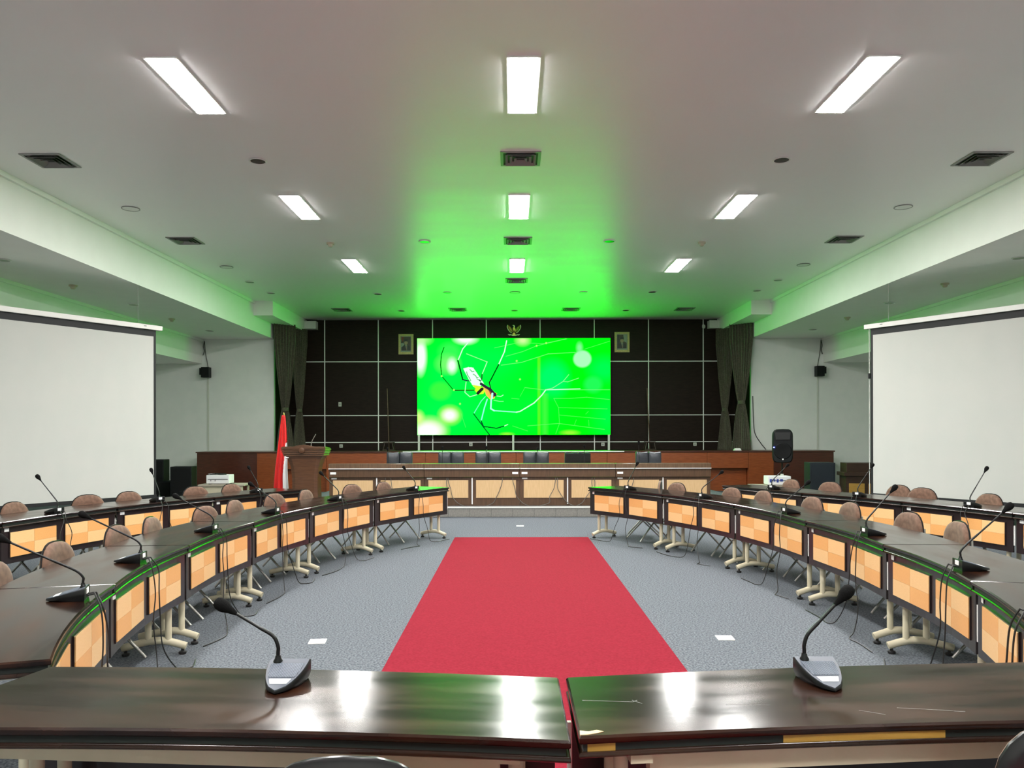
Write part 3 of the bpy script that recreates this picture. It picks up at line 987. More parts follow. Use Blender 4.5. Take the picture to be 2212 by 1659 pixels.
place_chair(1.40, 1.92, R(-6), 'folding chair with its black shell back to us, behind the chipped front table', 'chairs at the front tables')

# ------------------------------------------------------------------ gooseneck conference microphones
# base: local -y points to the user, +y to the middle of the oval


def leaf(w, l, n=9, inset=0.0):
    pts = []
    for i in range(n):
        u = i / (n - 1)
        y = -l * u
        x = (w / 2) * (1 - u ** 2.0) ** 0.62 if u < 1 else 0.0
        pts.append((max(0.0, x - inset), y + (inset if u > 0.5 else -inset if u == 0 else 0)))
    right = pts
    left = [(-x, y) for x, y in pts[:-1]][::-1]
    return right + left


ML_, MW_ = 0.178, 0.134


def mh(y):
    u = -y / ML_
    return 0.062 * (1 - u) + 0.012 * u


mic_meshes = {}
lo_ = leaf(MW_ - 0.016, ML_ - 0.02, inset=0.0)
hi_ = leaf(MW_, ML_)
rings = [[(x, y - 0.004, 0.0) for x, y in lo_], [(x, y, mh(y) * 0.35) for x, y in hi_], [(x, y, mh(y) - 0.003) for x, y in hi_],
         [(x * 0.97, y * 0.985 - 0.001, mh(y)) for x, y in hi_]]
mic_meshes['base'] = MB().loft(rings).mesh('base', 'mic_black', True)
hp = [(x * 0.95, y * 0.97 - 0.003) for x, y in hi_]
mic_meshes['plate'] = MB().loft([[(x, y, mh(y) - 0.002) for x, y in hp], [(x, y, mh(y) + 0.002) for x, y in hp]]).mesh('top_plate', 'mic_grey')


def quad_on(y0, y1, k, t=0.0035, shrink=0.82):
    n = 6
    r_, l_ = [], []
    for i in range(n):
        y = y0 + (y1 - y0) * i / (n - 1)
        u = -y / ML_
        x = (MW_ / 2) * (1 - u ** 2.0) ** 0.62 * shrink
        r_.append((x, y))
        l_.append((-x, y))
    pts = r_ + l_[::-1]
    return MB().loft([[(x, y, mh(y) + 0.0005) for x, y in pts], [(x, y, mh(y) + t) for x, y in pts]])


mic_meshes['grille'] = quad_on(-0.032, -0.108, 0).mesh('speaker_grille', 'mic_grille')
mic_meshes['label'] = quad_on(-0.117, -0.142, 0, shrink=0.72).mesh('name_card', 'paper_white')
mic_meshes['sticker'] = MB().box(-0.024, 0.024, 0.0005, 0.003, 0.030, 0.056).mesh('back_sticker', 'paper_white')
mic_meshes['collar'] = MB().lathe([(0.015, -0.004), (0.015, 0.004), (0.010, 0.012), (0.0085, 0.022)], 14).mesh('neck_collar', 'mic_black', True)


def neck_mesh(ex, ey, ez):
    """gooseneck and windscreen from the socket to (ex,ey,ez)"""
    key = ('neck', round(ex, 3), round(ey, 3), round(ez, 3))
    if key in mic_meshes:
        return mic_meshes[key]
    e = Vector((ex, ey, ez))
    p1 = Vector((0, 0, 0.05))
    d = (e - p1)
    p2 = p1 + Vector((d.x * 0.10, d.y * 0.10, 0.035))
    path = smoothpath([(0, 0, 0), p1 * 0.6, p1, p2, p2.lerp(e, 0.35), p2.lerp(e, 0.7), e], 4)
    nk = MB().tube(path, [0.0062 if i < len(path) * 0.62 else 0.0050 for i in range(len(path))], 10).mesh('gooseneck', 'mic_black', True)
    dd = (e - p2).normalized()
    hp_ = [e - dd * 0.035, e - dd * 0.01, e + dd * 0.008, e + dd * 0.018, e + dd * 0.034, e + dd * 0.044, e + dd * 0.048]
    hd = MB().tube(hp_, [0.006, 0.0125, 0.0195, 0.0215, 0.0205, 0.014, 0.003], 14).mesh('windscreen', 'mic_foam', True)
    mic_meshes[key] = (nk, hd)
    return mic_meshes[key]


def microphone(x, y, z, rz, label, end, group='desk microphones', cables=None, sticker=True, nx=-0.036):
    t = thing('gooseneck_microphone', label, 'microphone', (x, y, z), rz, group)
    b_ = put('base', mic_meshes['base'], t)
    put('top_plate', mic_meshes['plate'], t)
    g = put('speaker_grille', mic_meshes['grille'], t)
    put('name_card', mic_meshes['label'], t)
    if sticker:
        put('back_sticker', mic_meshes['sticker'], t)
    s0 = (nx, -0.018, mh(-0.018))
    c = put('neck_collar', mic_meshes['collar'], t, s0)
    nk, hd = neck_mesh(*end)
    put('gooseneck', nk, t, s0)
    put('windscreen', hd, t, s0)
    if cables:
        for k, path in enumerate(cables):
            MB().tube(smoothpath(path, 5), 0.0042, 6).build('cable', 'cable_black', t, True)
    return t


def mic_cables(edge, zt, reach=(0.55, 0.75), seed=0):
    """two leads from the back of the unit over the table edge to the floor, local to the unit"""
    rnd = random.Random(seed)
    out_ = []
    for k, s in enumerate((-1, 1)):
        w = [rnd.uniform(-0.03, 0.03) for _ in range(6)]
        r_ = reach[k] * rnd.uniform(0.8, 1.15)
        zf = -zt + 0.006
        f = edge + 0.035
        out_.append([(s * 0.02, -0.01, 0.018), (s * 0.022, 0.03, 0.026), (s * 0.03, edge + 0.005, 0.012 + 0.01 * k), (s * 0.04 + w[0], f, -0.06),
                     (s * 0.05 + w[1], f + 0.01, -0.2), (s * 0.07 + w[2] * 1.5, f + 0.012, -0.36), (s * 0.10 + w[3] * 2, f + 0.03, -0.55),
                     (s * 0.16 + w[4], f + 0.07, zf + 0.03), (s * 0.24, f + 0.12 + w[5], zf), (s * r_ * 0.62, f + 0.14 - w[4], zf), (s * r_, f + 0.12 + w[2], zf)])
    return out_


def ring_mic(tb, u, label, end, seed, group='desk microphones', reach=(0.55, 0.75)):
    T, a, b_, xax, nrm, mid, sag = tb
    # u measured from the corner farther from the viewer
    pa = mid + xax * a[0]
    pb = mid + xax * b_[0]
    if pa.y < pb.y:
        u = 1 - u
    lx = a[0] + u * (b_[0] - a[0])
    edge = 0.035
    ly = sag * 4 * u * (1 - u) + edge
    p = mid + xax * lx + nrm * ly
    d = -nrm                      # local +y of the unit points to the middle
    rz = math.atan2(-d.x, d.y)
    microphone(p.x, p.y, TH, rz, label, end, group, mic_cables(edge, TH, reach, seed), nx=0.0)


def ml(ring, side, i):
    return 'black gooseneck microphone on the %s table from the stage, %s ring, %s side' % (ORD[i], ring, side)


# neck ends are local to each unit: x sideways, -y to the user, z up
for i, (u, e) in enumerate(((0.42, (0.0, -0.18, 0.25)), (0.5, (0.0, -0.22, 0.26)), (0.5, (0.0, -0.25, 0.23)), (0.5, (0.02, -0.28, 0.23)), (0.5, (0.03, -0.31, 0.24)), (0.25, (0.02, -0.33, 0.25)))):
    ring_mic(TIL[i], u, ml('inner', 'flag', i), e, 10 + i, reach=(0.42, 0.46) if i > 3 else (0.55, 0.75))
for i, (u, e) in enumerate(((0.5, (0.0, -0.16, 0.30)), (0.5, (0.0, -0.27, 0.25)), (0.65, (0.0, -0.22, 0.24)), (0.68, (0.0, -0.21, 0.30)), (0.75, (0.02, -0.26, 0.30)), (0.58, (0.0, -0.28, 0.28)))):
    ring_mic(TIR[i], u, ml('inner', 'loudspeaker', i), e, 30 + i)
for i, (u, e) in enumerate(((0.5, (0.0, -0.16, 0.27)), (0.55, (0.0, -0.12, 0.30)), (0.5, (0.0, -0.22, 0.30)))):
    ring_mic(TOL[i], u, ml('outer', 'flag', i), e, 50 + i)
for i, (u, e) in enumerate(((0.6, (0.0, -0.27, 0.27)), (0.55, (0.0, -0.26, 0.32)), (0.6, (0.0, -0.22, 0.34)))):
    ring_mic(TOR[i], u, ml('outer', 'loudspeaker', i), e, 60 + i)
microphone(-0.728, 2.588, TH, R(0), 'black gooseneck microphone bent leftward on the flag-side front table', (-0.165, 0.0, 0.175), sticker=False)
microphone(0.995, 2.60, TH, R(0), 'black gooseneck microphone bent rightward on the chipped front table', (0.125, 0.0, 0.205), sticker=False)

# ------------------------------------------------------------------ head table on the platform
HX0, HX1, HY = -3.45, 3.76, 14.86
pitch = (HX1 - HX0) / 4
for i in range(4):
    x0 = HX0 + i * pitch
    t = thing('head_table', 'brown head table with pale front panels, %s from the lectern' % ORD[i], 'table', (x0 + pitch / 2, HY, PZ), 0, 'head tables on the platform')
    hw = pitch / 2 - 0.003
    MB().box(-hw, hw, -0.05, 0.12, 0.705, 0.80).build('top_counter', 'head_wood_top', t, bevel=0.006)
    MB().box(-hw, hw, 0.10, 0.66, 0.675, 0.705).build('desktop', 'head_wood_top', t, bevel=0.004)
    MB().box(-hw, hw, -0.065, -0.045, 0.700, 0.712).build('nosing', 'joint_metal', t)
    MB().box(-hw, hw, -0.035, 0.02, 0.545, 0.700).build('apron', 'head_wood', t, bevel=0.004)
    bd = MB().box(-hw, hw, 0.02, 0.045, 0.0, 0.54).build('front_board', 'head_wood', t)
    for s in (-1, 1):
        xc = s * pitch / 4
        pw = 0.377
        MB().box(xc - pw, xc + pw, 0.004, 0.024, 0.15, 0.485).build('inlay_panel', 'maple_pale', bd, bevel=0.003)
    MB().box(-0.010, 0.010, -0.004, 0.024, 0.03, 0.53).build('cover_strip', 'joint_metal', bd)
    for s in (-1, 1):
        MB().box(s * (hw - 0.02) - 0.02, s * (hw - 0.02) + 0.02, 0.045, 0.56, 0, 0.675).build('side_panel', 'head_wood', t)
    if i != 1:
        MB().box(-hw + 0.03, -hw + 0.14, -0.038, -0.034, 0.60, 0.64).build('asset_sticker', 'paper_white', t)
    else:
        MB().box(hw - 0.14, hw - 0.03, -0.038, -0.034, 0.60, 0.64).build('asset_sticker', 'paper_white', t)
    MB().box(-hw + 0.04, -hw + 0.14, 0.015, 0.02, 0.505, 0.53).build('asset_sticker', 'paper_white', t)

# leads hanging on the pale panels
for k, x in enumerate((-2.38, -2.28, -1.22, -1.20, -0.17, 0.02, 0.83, 0.86, 1.52, 1.56, 2.30)):
    rnd = random.Random(100 + k)
    s = 1 if k % 2 else -1
    path = [(x, HY - 0.012, PZ + 0.53), (x + 0.01 * s, HY - 0.016, PZ + 0.44), (x + rnd.uniform(0.0, 0.05) * s, HY - 0.016, PZ + 0.32),
            (x + rnd.uniform(0.05, 0.12) * s, HY - 0.018, PZ + 0.18), (x + rnd.uniform(0.12, 0.2) * s, HY - 0.03, PZ + 0.06), (x + 0.3 * s, HY - 0.08, PZ + 0.008)]
    tag(MB().tube(smoothpath(path, 4), 0.006, 6).build('hanging_lead', 'cable_grey', None, True), 'thin dark cable on the %s pale panel from the lectern, trailing toward the %s side' % (ORD[min(7, int((x - HX0) / (pitch / 2)))], 'loudspeaker' if s > 0 else 'flag'), 'cable', 'leads on the head table front')

for x, e, wh in ((-2.38, (0.03, -0.04, 0.22), 'by the first chair from the lectern'), (-1.36, (0.0, -0.03, 0.24), 'by the second chair from the lectern'), (-0.52, (0.0, -0.03, 0.24), 'by the third chair from the lectern'),
                 (0.43, (-0.03, -0.04, 0.22), 'by the fourth chair from the lectern'), (1.35, (-0.01, -0.03, 0.26), 'by the turned chair'), (2.4, (0.0, -0.02, 0.33), 'beside the last chair from the lectern')):
    # sitters are behind the table, so the units face the other way
    microphone(x, HY + 0.17, PZ + 0.705, R(180), 'slim gooseneck microphone on the head table ' + wh, (e[0], e[1], e[2] + 0.08), 'head table microphones', sticker=False)


def office_chair(x, y, rz, label):
    t = thing('office_chair', label, 'chair', (x, y, PZ), rz, 'black leather chairs at the head table')
    for s in (-1, 1):
        ol = [(s * 0.132 + 0.131 * cx, 0.725 + 0.26 * cz + (0.01 * abs(cx) if cz > 0 else 0)) for cx, cz in
              ((-1, -0.9), (-0.5, -1), (0.5, -1), (1, -0.9), (1.0, 0), (0.98, 0.85), (0.9, 1.0), (0, 0.97), (-0.9, 1.0), (-0.98, 0.85), (-1.0, 0))]
        plate(ol, 0.05, 0.02, axis_y=-0.26, curve=0.3).build('back_cushion', 'black_leather', t, True)
    MB().box(-0.26, 0.26, -0.285, -0.262, 0.46, 0.97).build('back_shell', 'black_plastic', t, bevel=0.01)
    MB().box(-0.25, 0.25, -0.25, 0.25, 0.42, 0.52).build('seat', 'black_leather', t, bevel=0.03)
    for s in (-1, 1):
        MB().tube(smoothpath([(s * 0.27, -0.25, 0.62), (s * 0.285, -0.05, 0.68), (s * 0.285, 0.15, 0.66), (s * 0.27, 0.2, 0.5), (s * 0.22, 0.15, 0.44)], 4), 0.018, 8).build('armrest', 'black_plastic', t, True)
    MB().lathe([(0.03, 0.1), (0.03, 0.28), (0.045, 0.30), (0.045, 0.42)], 12).build('column', 'chrome_tube', t, True)
    for k in range(5):
        a = 2 * math.pi * k / 5 + 0.3
        MB().tube([(0.02 * math.cos(a), 0.02 * math.sin(a), 0.12), (0.3 * math.cos(a), 0.3 * math.sin(a), 0.065)], [0.03, 0.018], 8).build('star_leg', 'black_plastic', t, True)
        MB().lathe([(0.012, 0.0), (0.03, 0.01), (0.03, 0.045), (0.012, 0.055), (0.01, 0.08)], 10, (0.29 * math.cos(a), 0.29 * math.sin(a), 0)).build('caster', 'black_rubber', t, True)


for i, (x, wh) in enumerate(((-2.27, 'first from the lectern'), (-1.24, 'second from the lectern'), (-0.46, 'third from the lectern'), (0.50, 'fourth from the lectern'), (1.26, None), (2.80, 'last from the lectern'))):
    if wh:
        office_chair(x, HY + 0.95, R(180 + (3, -2, 4, 0, 0, 3)[i]), 'black leather office chair behind the head table, ' + wh)
    else:
        office_chair(x, HY + 1.0, R(12), 'black leather office chair behind the head table, turned to the stage')

# ------------------------------------------------------------------ lectern
t = thing('lectern', 'tall carved wooden lectern beside the head table', 'lectern', (-3.89, 14.95, PZ), R(2))
MB().box(-0.30, 0.30, -0.24, 0.24, 0, 0.08).build('plinth', 'lectern_wood', t, bevel=0.008)
rings = []
for z, w, d in ((0.08, 0.25, 0.18), (0.3, 0.235, 0.17), (0.55, 0.235, 0.17), (0.75, 0.26, 0.18), (0.9, 0.31, 0.2), (0.955, 0.34, 0.22)):
    rings.append([(-w, -d, z), (-w * 0.75, -d - 0.03, z), (w * 0.75, -d - 0.03, z), (w, -d, z), (w, d, z), (-w, d, z)])
MB().loft(rings).build('column', 'lectern_wood', t)
for k in range(4):
    e = 0.375 + 0.012 * k
    MB().box(-e, e, -0.27 - 0.01 * k, 0.25, 0.955 + 0.033 * k, 0.98 + 0.033 * k).build('moulding', 'lectern_wood', t, bevel=0.004)
MB().box(-0.37, 0.37, -0.25, 0.24, 0.95, 1.09).build('desk_body', 'lectern_wood', t)
cr_ = [(-0.41, 1.085)]
for k in range(13):
    u = k / 12
    x = -0.41 + 0.82 * u
    z = 1.115 + 0.05 * math.exp(-((u - 0.5) / 0.2) ** 2) + 0.012 * math.exp(-((abs(u - 0.5) - 0.36) / 0.08) ** 2)
    cr_.append((x, z))
cr_.append((0.41, 1.085))
MB().prism(cr_, -0.31, -0.26, 'y').build('carved_crest', 'lectern_wood', t, bevel=0.004)
MB().hexa([(-0.40, -0.26, 1.085), (0.40, -0.26, 1.085), (0.40, 0.26, 1.085), (-0.40, 0.26, 1.085)],
          [(-0.40, -0.26, 1.13), (0.40, -0.26, 1.13), (0.40, 0.26, 1.09), (-0.40, 0.26, 1.09)]).build('reading_desk', 'lectern_wood', t, bevel=0.003)
md = MB().lathe([(0.0, 0.0), (0.06, 0.0), (0.052, 0.012), (0.02, 0.018), (0.0, 0.018)], 16).build('medallion', 'lectern_wood', t, True)
md.rotation_euler = (R(90), 0, 0)
md.location = (-0.03, -0.308, 1.06)
MB().box(-0.06, 0.06, -0.214, -0.21, 0.83, 0.87).build('name_sticker', 'paper_white', t)
MB().lathe([(0.0, -0.016), (0.022, -0.012), (0.034, 0.0), (0.022, 0.012), (0.0, 0.016)], 12, (-0.31, -0.24, 0.92)).build('sensor_lamp', 'paper_white', t, True)
MB().tube(smoothpath([(0.09, -0.05, 1.10), (0.10, -0.05, 1.2), (0.14, -0.07, 1.28), (0.19, -0.09, 1.36)], 4), 0.007, 8).build('lectern_microphone', 'chrome_tube', t, True)

# ------------------------------------------------------------------ flag beside the lectern
fx, fy = -4.62, 15.9
t = thing('flag_on_stand', 'red and white flag hanging folded on a pole beside the lectern', 'flag', (fx, fy, 0))
MB().lathe([(0.20, 0.0), (0.20, 0.03), (0.08, 0.05), (0.04, 0.12), (0.03, 0.16)], 20).build('stand_foot', 'dark_wood', t, True)
MB().tube([(0, 0, 0.1), (0.02, 0, 1.93)], 0.014, 10).build('pole', 'brass', t, True)
MB().lathe([(0.012, 1.92), (0.02, 1.94), (0.016, 1.965), (0.005, 1.99), (0.001, 2.0)], 10, (0.02, 0, 0)).build('finial', 'brass', t, True)


nu, nv = 44, 48
frow = []
for j in range(nv + 1):
    v_ = j / nv
    w = 0.030 + 0.128 * v_ ** 0.75
    row = []
    for i in range(nu + 1):
        s = -1 + 2 * i / nu
        fold = 0.045 * (0.25 + 0.75 * v_) * math.sin(s * 9 + 1.2 * v_) + 0.02 * v_ * math.sin(s * 17)
        lift = 0.05 * v_ * s + 0.16 * max(0, v_ - 0.6) * max(0.0, s - 0.3)
        row.append((0.02 - 0.035 * v_ + w * s + 0.012 * math.sin(7 * v_) * v_, -0.06 * v_ - 0.02 + fold, 1.93 - 1.60 * v_ + lift))
    frow.append(row)
for name, m_, white in (('red_cloth', 'flag_red', False), ('white_cloth', 'flag_white', True)):
    mb = MB()
    vs = [p for r_ in frow for p in r_]
    fs = []
    for j in range(nv):
        for i in range(nu):
            s, v_ = -1 + 2 * (i + 0.5) / nu, (j + 0.5) / nv
            isw = v_ > 0.36 and s > 0.62 - 0.35 * min(1, (v_ - 0.36) / 0.4)
            if isw == white:
                k = j * (nu + 1) + i
                fs.append((k, k + 1, k + nu + 2, k + nu + 1))
    used = sorted({i for f in fs for i in f})
    rem = {o: n for n, o in enumerate(used)}
    mb.add([vs[i] for i in used], [tuple(rem[i] for i in f) for f in fs])
    o = mb.build(name, m_, t, True)
    o.modifiers.new('cloth_thickness', 'SOLIDIFY').thickness = 0.004

# ------------------------------------------------------------------ items on the stage
for x, l in ((-3.62, 'bare wooden flag pole on a square stand, flag side of the lit screen'), (4.08, 'bare wooden flag pole on a square stand, loudspeaker side of the lit screen')):
    t = thing('flag_stand', l, 'flag stand', (x, 23.25, STAGE_Z))
    s = 1
    for a, b_ in ((-1, -1), (1, -1), (1, 1), (-1, 1)):
        MB().tube([(a * 0.16, b_ * 0.16, 0.0), (a * 0.11, b_ * 0.11, 0.24)], 0.014, 8).build('leg', 'dark_wood', t)
    MB().box(-0.15, 0.15, -0.15, 0.15, 0.23, 0.26).build('top_board', 'dark_wood', t, bevel=0.004)
    MB().box(-0.16, 0.16, -0.16, 0.16, 0.02, 0.045).build('bottom_board', 'dark_wood', t, bevel=0.004)
    MB().tube([(0, 0, 0.04), (-0.06, 0.05, 1.85)], 0.014, 8).build('pole', 'lectern_wood', t, True)


def curtain(x, y, hw, rz, tie, label, foot=0.002):
    """gathered drape hung at an angle beside the stage"""
    t = thing('curtain', label, 'curtain', (x, y, STAGE_Z), rz, 'dark stage curtains')
    H = 4.66 - STAGE_Z
    nu, nv = 64, 40
    for part, z0, z1 in (('upper_drape', tie, H), ('lower_drape', foot, tie)):
        rings = []
        for j in range(nv + 1):
            z = z0 + (z1 - z0) * j / nv
            if z >= tie:
                k = 0.28 + 0.72 * min(1, ((z - tie) / (H - tie) * 1.25)) ** 0.75
            else:
                k = 0.28 + 0.55 * ((tie - z) / tie) ** 0.7
            row = []
            for i in range(nu + 1):
                s = -1 + 2 * i / nu
                f = 0.055 * (0.5 + 0.5 * k) * math.sin(s * 24 + 0.6 * math.sin(3 * z)) + 0.012 * math.sin(s * 53)
                row.append((f * 0.6, s * hw * k, z))
            rings.append(row)
        o = MB().loft(rings, caps=False, closed=False).build(part, 'curtain_cloth', t, True)
        so_ = o.modifiers.new('cloth_thickness', 'SOLIDIFY')
        so_.thickness = 0.004
    tb = MB().lathe([(0.075, tie - 0.05), (0.085, tie), (0.075, tie + 0.05)], 16).build('tie_band', 'curtain_cloth', t, True)
    tb.scale = (0.75, hw * 0.31 / 0.085, 1.0)


curtain(-6.37, 22.15, 0.36, R(-42), 1.20, 'dark stage curtain tied at the waist, outer one on the flag side', 0.034)
curtain(-6.24, 23.15, 0.33, R(-32), 1.20, 'dark stage curtain tied at the waist, next to the panels on the flag side')
curtain(6.47, 22.15, 0.36, R(42), 1.37, 'dark stage curtain tied at the waist, outer one on the loudspeaker side', 0.034)
curtain(6.28, 23.15, 0.33, R(32), 1.20, 'dark stage curtain tied at the waist, next to the panels on the loudspeaker side')
for x, l in ((-6.60, 'pale box on the side wall between the flag-side curtains'), (6.67, 'pale box on the side wall between the loudspeaker-side curtains')):
    t = thing('wall_box', l, 'box', (x, 22.9, 3.0))
    MB().box(-0.08, 0.08, -0.32, 0.32, -0.12, 0.22).build('casing', 'vent_metal', t, bevel=0.01)
    for k in range(3):
        MB().box(-0.085, 0.085, -0.28, 0.28, -0.06 + 0.08 * k, -0.045 + 0.08 * k).build('louvre', 'vent_dark', t)

# small surveillance camera in the top corner of the panels
t = thing('surveillance_camera', 'small pale camera in the top corner of the dark panels', 'camera', (5.80, Y1 - 0.02, 4.80))
MB().box(-0.03, 0.03, -0.04, 0.004, -0.03, 0.03).build('bracket', 'white_paint', t)
MB().lathe([(0.0, -0.09), (0.035, -0.085), (0.05, -0.05), (0.05, 0.0), (0.0, 0.01)], 14, (0, -0.06, 0.0)).build('dome', 'plate_white', t, True)

# golden eagle emblem above the screen
t = thing('eagle_emblem', 'golden eagle emblem with spread wings above the lit screen', 'emblem', (0.08, Y1 - 0.025, 4.66))


def gold(name, pts, m_='gold', d=0.04, y=0.0, parent=None):
    return MB().prism([(x, z) for x, z in pts], -d + y, y, 'y').build(name, m_, parent or t, bevel=0.004)


for s in (-1, 1):
    wing = [(s * x, z) for x, z in ((0.03, -0.01), (0.05, 0.05), (0.10, 0.11), (0.15, 0.165), (0.19, 0.17), (0.205, 0.12), (0.185, 0.05), (0.145, -0.01), (0.095, -0.055), (0.06, -0.06))]
    w_ = gold('wing', wing, 'gold_dark', 0.025)
    outer = [(0.19, 0.17), (0.205, 0.12), (0.185, 0.05), (0.145, -0.01), (0.095, -0.055), (0.068, -0.062)]
    for a, b_ in zip(outer[:-1], outer[1:]):
        MB().tube([(s * a[0], -0.035, a[1]), (s * b_[0], -0.035, b_[1])], 0.014, 6).build('feather', 'gold_pale', w_)
    for k in range(4):
        a = (0.055 + 0.02 * k, -0.03 + 0.015 * k)
        b_ = (0.10 + 0.025 * k, 0.10 + 0.015 * k)
        MB().tube([(s * a[0], -0.03, a[1]), (s * b_[0], -0.03, b_[1])], 0.007, 6).build('feather', 'gold', w_)
    gold('ribbon_end', [(s * 0.06, -0.125), (s * 0.11, -0.135), (s * 0.15, -0.14), (s * 0.19, -0.10), (s * 0.13, -0.115), (s * 0.08, -0.11)], 'gold_pale', 0.03)
gold('body', [(-0.035, 0.08), (0.0, 0.115), (0.035, 0.09), (0.05, 0.03), (0.05, -0.03), (0.02, -0.045), (-0.02, -0.03), (-0.03, 0.03)], 'gold', 0.06)
gold('head', [(-0.045, 0.16), (-0.02, 0.17), (0.02, 0.155), (0.03, 0.10), (0.0, 0.10), (-0.015, 0.14)], 'gold_pale', 0.065)
gold('shield', [(-0.03, 0.0), (0.03, 0.0), (0.03, -0.05), (0.0, -0.075), (-0.03, -0.05)], 'gold_dark', 0.075)
gold('tail', [(-0.03, -0.06), (0.03, -0.06), (0.055, -0.13), (0.0, -0.14), (-0.055, -0.13)], 'gold', 0.04)
gold('ribbon', [(-0.10, -0.13), (-0.05, -0.155), (0.05, -0.155), (0.10, -0.13), (0.05, -0.135), (-0.05, -0.135)], 'gold_pale', 0.05)


def portrait(x, z, label, kind):
    t = thing('framed_portrait', label, 'picture', (x, Y1 - 0.02, z), 0)
    W_, H_ = 0.225, 0.305
    fr_ = MB()
    for a, d, e in ((1.0, 0.035, 0.0), (0.86, 0.05, 0.0)):
        w, h, q = W_ * a, H_ * (a + (0.02 if a < 1 else 0)), 0.030
        fr_.box(-w, w, -d, 0, h - q, h).box(-w, w, -d, 0, -h, -h + q).box(-w, -w + q, -d, 0, -h + q, h - q).box(w - q, w, -d, 0, -h + q, h - q)
    fr_.build('frame', 'frame_gold', t)
    MB().box(-0.17, 0.17, -0.02, 0, -0.25, 0.25).build('mount', 'photo_grey', t)
    pc = MB().box(-0.14, 0.14, -0.024, -0.02, -0.19, 0.22).build('picture', 'photo_bg', t)

    def flat(name, pts, m_, k):
        MB().prism(pts, -0.0245 - 0.001 * k, -0.0235, 'y').build(name, m_, pc)
    if kind == 0:
        flat('backdrop', [(-0.14, 0.22), (-0.06, 0.22), (-0.11, 0.02), (-0.14, 0.05)], 'photo_red', 0)
        flat('backdrop', [(-0.14, 0.12), (-0.05, 0.0), (-0.07, -0.06), (-0.14, -0.09)], 'photo_grey', 0)
    else:
        flat('backdrop', [(-0.14, 0.22), (-0.09, 0.22), (-0.09, -0.19), (-0.14, -0.19)], 'photo_suit', 0)
        flat('backdrop', [(0.04, 0.22), (0.14, 0.22), (0.14, -0.02), (0.06, 0.02)], 'photo_grey', 0)
    flat('suit', [(-0.135, -0.19), (-0.13, -0.09), (-0.06, -0.03), (0.06, -0.03), (0.12, -0.08), (0.13, -0.19)], 'photo_suit', 1)
    flat('shirt', [(-0.03, -0.02), (0.035, -0.02), (0.03, -0.18), (0.01, -0.18)], 'photo_grey', 2)
    flat('tie', [(-0.004, -0.04), (0.012, -0.04), (0.022, -0.17), (0.008, -0.18)], 'photo_red', 3)
    flat('face', [(0.052 * math.cos(k * math.pi / 8), 0.045 + 0.065 * math.sin(k * math.pi / 8)) for k in range(16)], 'photo_skin', 2)
    flat('cap', [(-0.056, 0.08), (-0.05, 0.145), (0.0, 0.155), (0.05, 0.145), (0.056, 0.08), (0.0, 0.09)], 'photo_suit', 3)


portrait(-3.18, 4.26, 'gilt framed portrait of a suited person in a cap, flag side of lit screen', 0)
portrait(3.34, 4.31, 'gilt framed portrait of a suited person in a cap, loudspeaker side of lit screen', 1)

# ------------------------------------------------------------------ projection screens


def projection_screen(x, y, side, label, cord):
    """far upper corner at (x,y); the screen runs outward and toward the viewer"""
    d = Vector((side * 0.516, -0.857))
    # local x runs along the screen from the far end
    rz = math.atan2(d.y, d.x)
    t = thing('projection_screen', label, 'screen', (x, y, 0), rz)
    W_, ZT, ZB = 4.07, 3.46, 0.42
    f = -1 if side > 0 else 1                  # local y of the viewed face
    MB().box(-0.10, W_ + 0.10, -0.055, 0.055, ZT, ZT + 0.085).build('housing', 'housing_white', t, bevel=0.008)
    MB().box(-0.105, -0.095, -0.05, 0.05, ZT + 0.005, ZT + 0.08).build('end_cap', 'white_paint', t)
    for a in (0.35, W_ - 0.35):
        MB().tube([(a, 0, ZT + 0.08), (a, 0, SOF if abs(x + d.x * a) > 6.7 else CEIL)], 0.003, 6).build('hanging_wire', 'vent_metal', t)
    MB().box(0.03, W_ - 0.03, -0.003, 0.003, ZB + 0.03, ZT - 0.10).build('fabric', 'screen_fabric', t)
    y0, y1 = -0.006, 0.006
    MB().box(0.0, W_, y0, y1, ZT - 0.115, ZT).build('top_border', 'screen_border', t)
    MB().box(0.0, 0.045, y0, y1, ZB, ZT - 0.11).build('side_border', 'screen_border', t)
    MB().box(W_ - 0.045, W_, y0, y1, ZB, ZT - 0.11).build('side_border', 'screen_border', t)
    MB().box(0.0, W_, -0.018, 0.018, ZB - 0.03, ZB + 0.03).build('bottom_bar', 'screen_border', t)
    MB().box(0.22, 0.27, f * 0.056 - 0.002, f * 0.056 + 0.002, ZT + 0.045, ZT + 0.06).build('maker_plate', 'vent_metal', t)
    if cord:
        MB().tube([(-0.03, 0, ZT), (-0.03, 0, 0.30)], 0.006, 6).build('pull_cord', 'nosing', t)
        MB().box(-0.045, -0.015, -0.02, 0.02, 2.55, 2.65).build('cord_clip', 'screen_border', t)


projection_screen(-6.53, 14.45, -1, 'white projection screen with black border, flag side', False)
projection_screen(6.60, 14.45, 1, 'white projection screen with black border, loudspeaker side', True)

# ------------------------------------------------------------------ loudspeakers and wall speakers


def cabinet(name, x, y, w, d, h, z, rz, label, m_='speaker_black', face='speaker_grille'):
    t = thing(name, label, 'speaker', (x, y, z), rz)
    MB().box(-w / 2, w / 2, -d / 2, d / 2, 0, h).build('cabinet', m_, t, bevel=0.012)
    MB().box(-w / 2 + 0.03, w / 2 - 0.03, -d / 2 - 0.008, -d / 2 + 0.004, 0.04, h - 0.04).build('grille', face, t, bevel=0.004)
    return t


cabinet('loudspeaker_cabinet', -7.5, 18.0, 0.47, 0.42, 0.82, 0, R(6), 'large black speaker cabinet standing on the floor by the printer table')
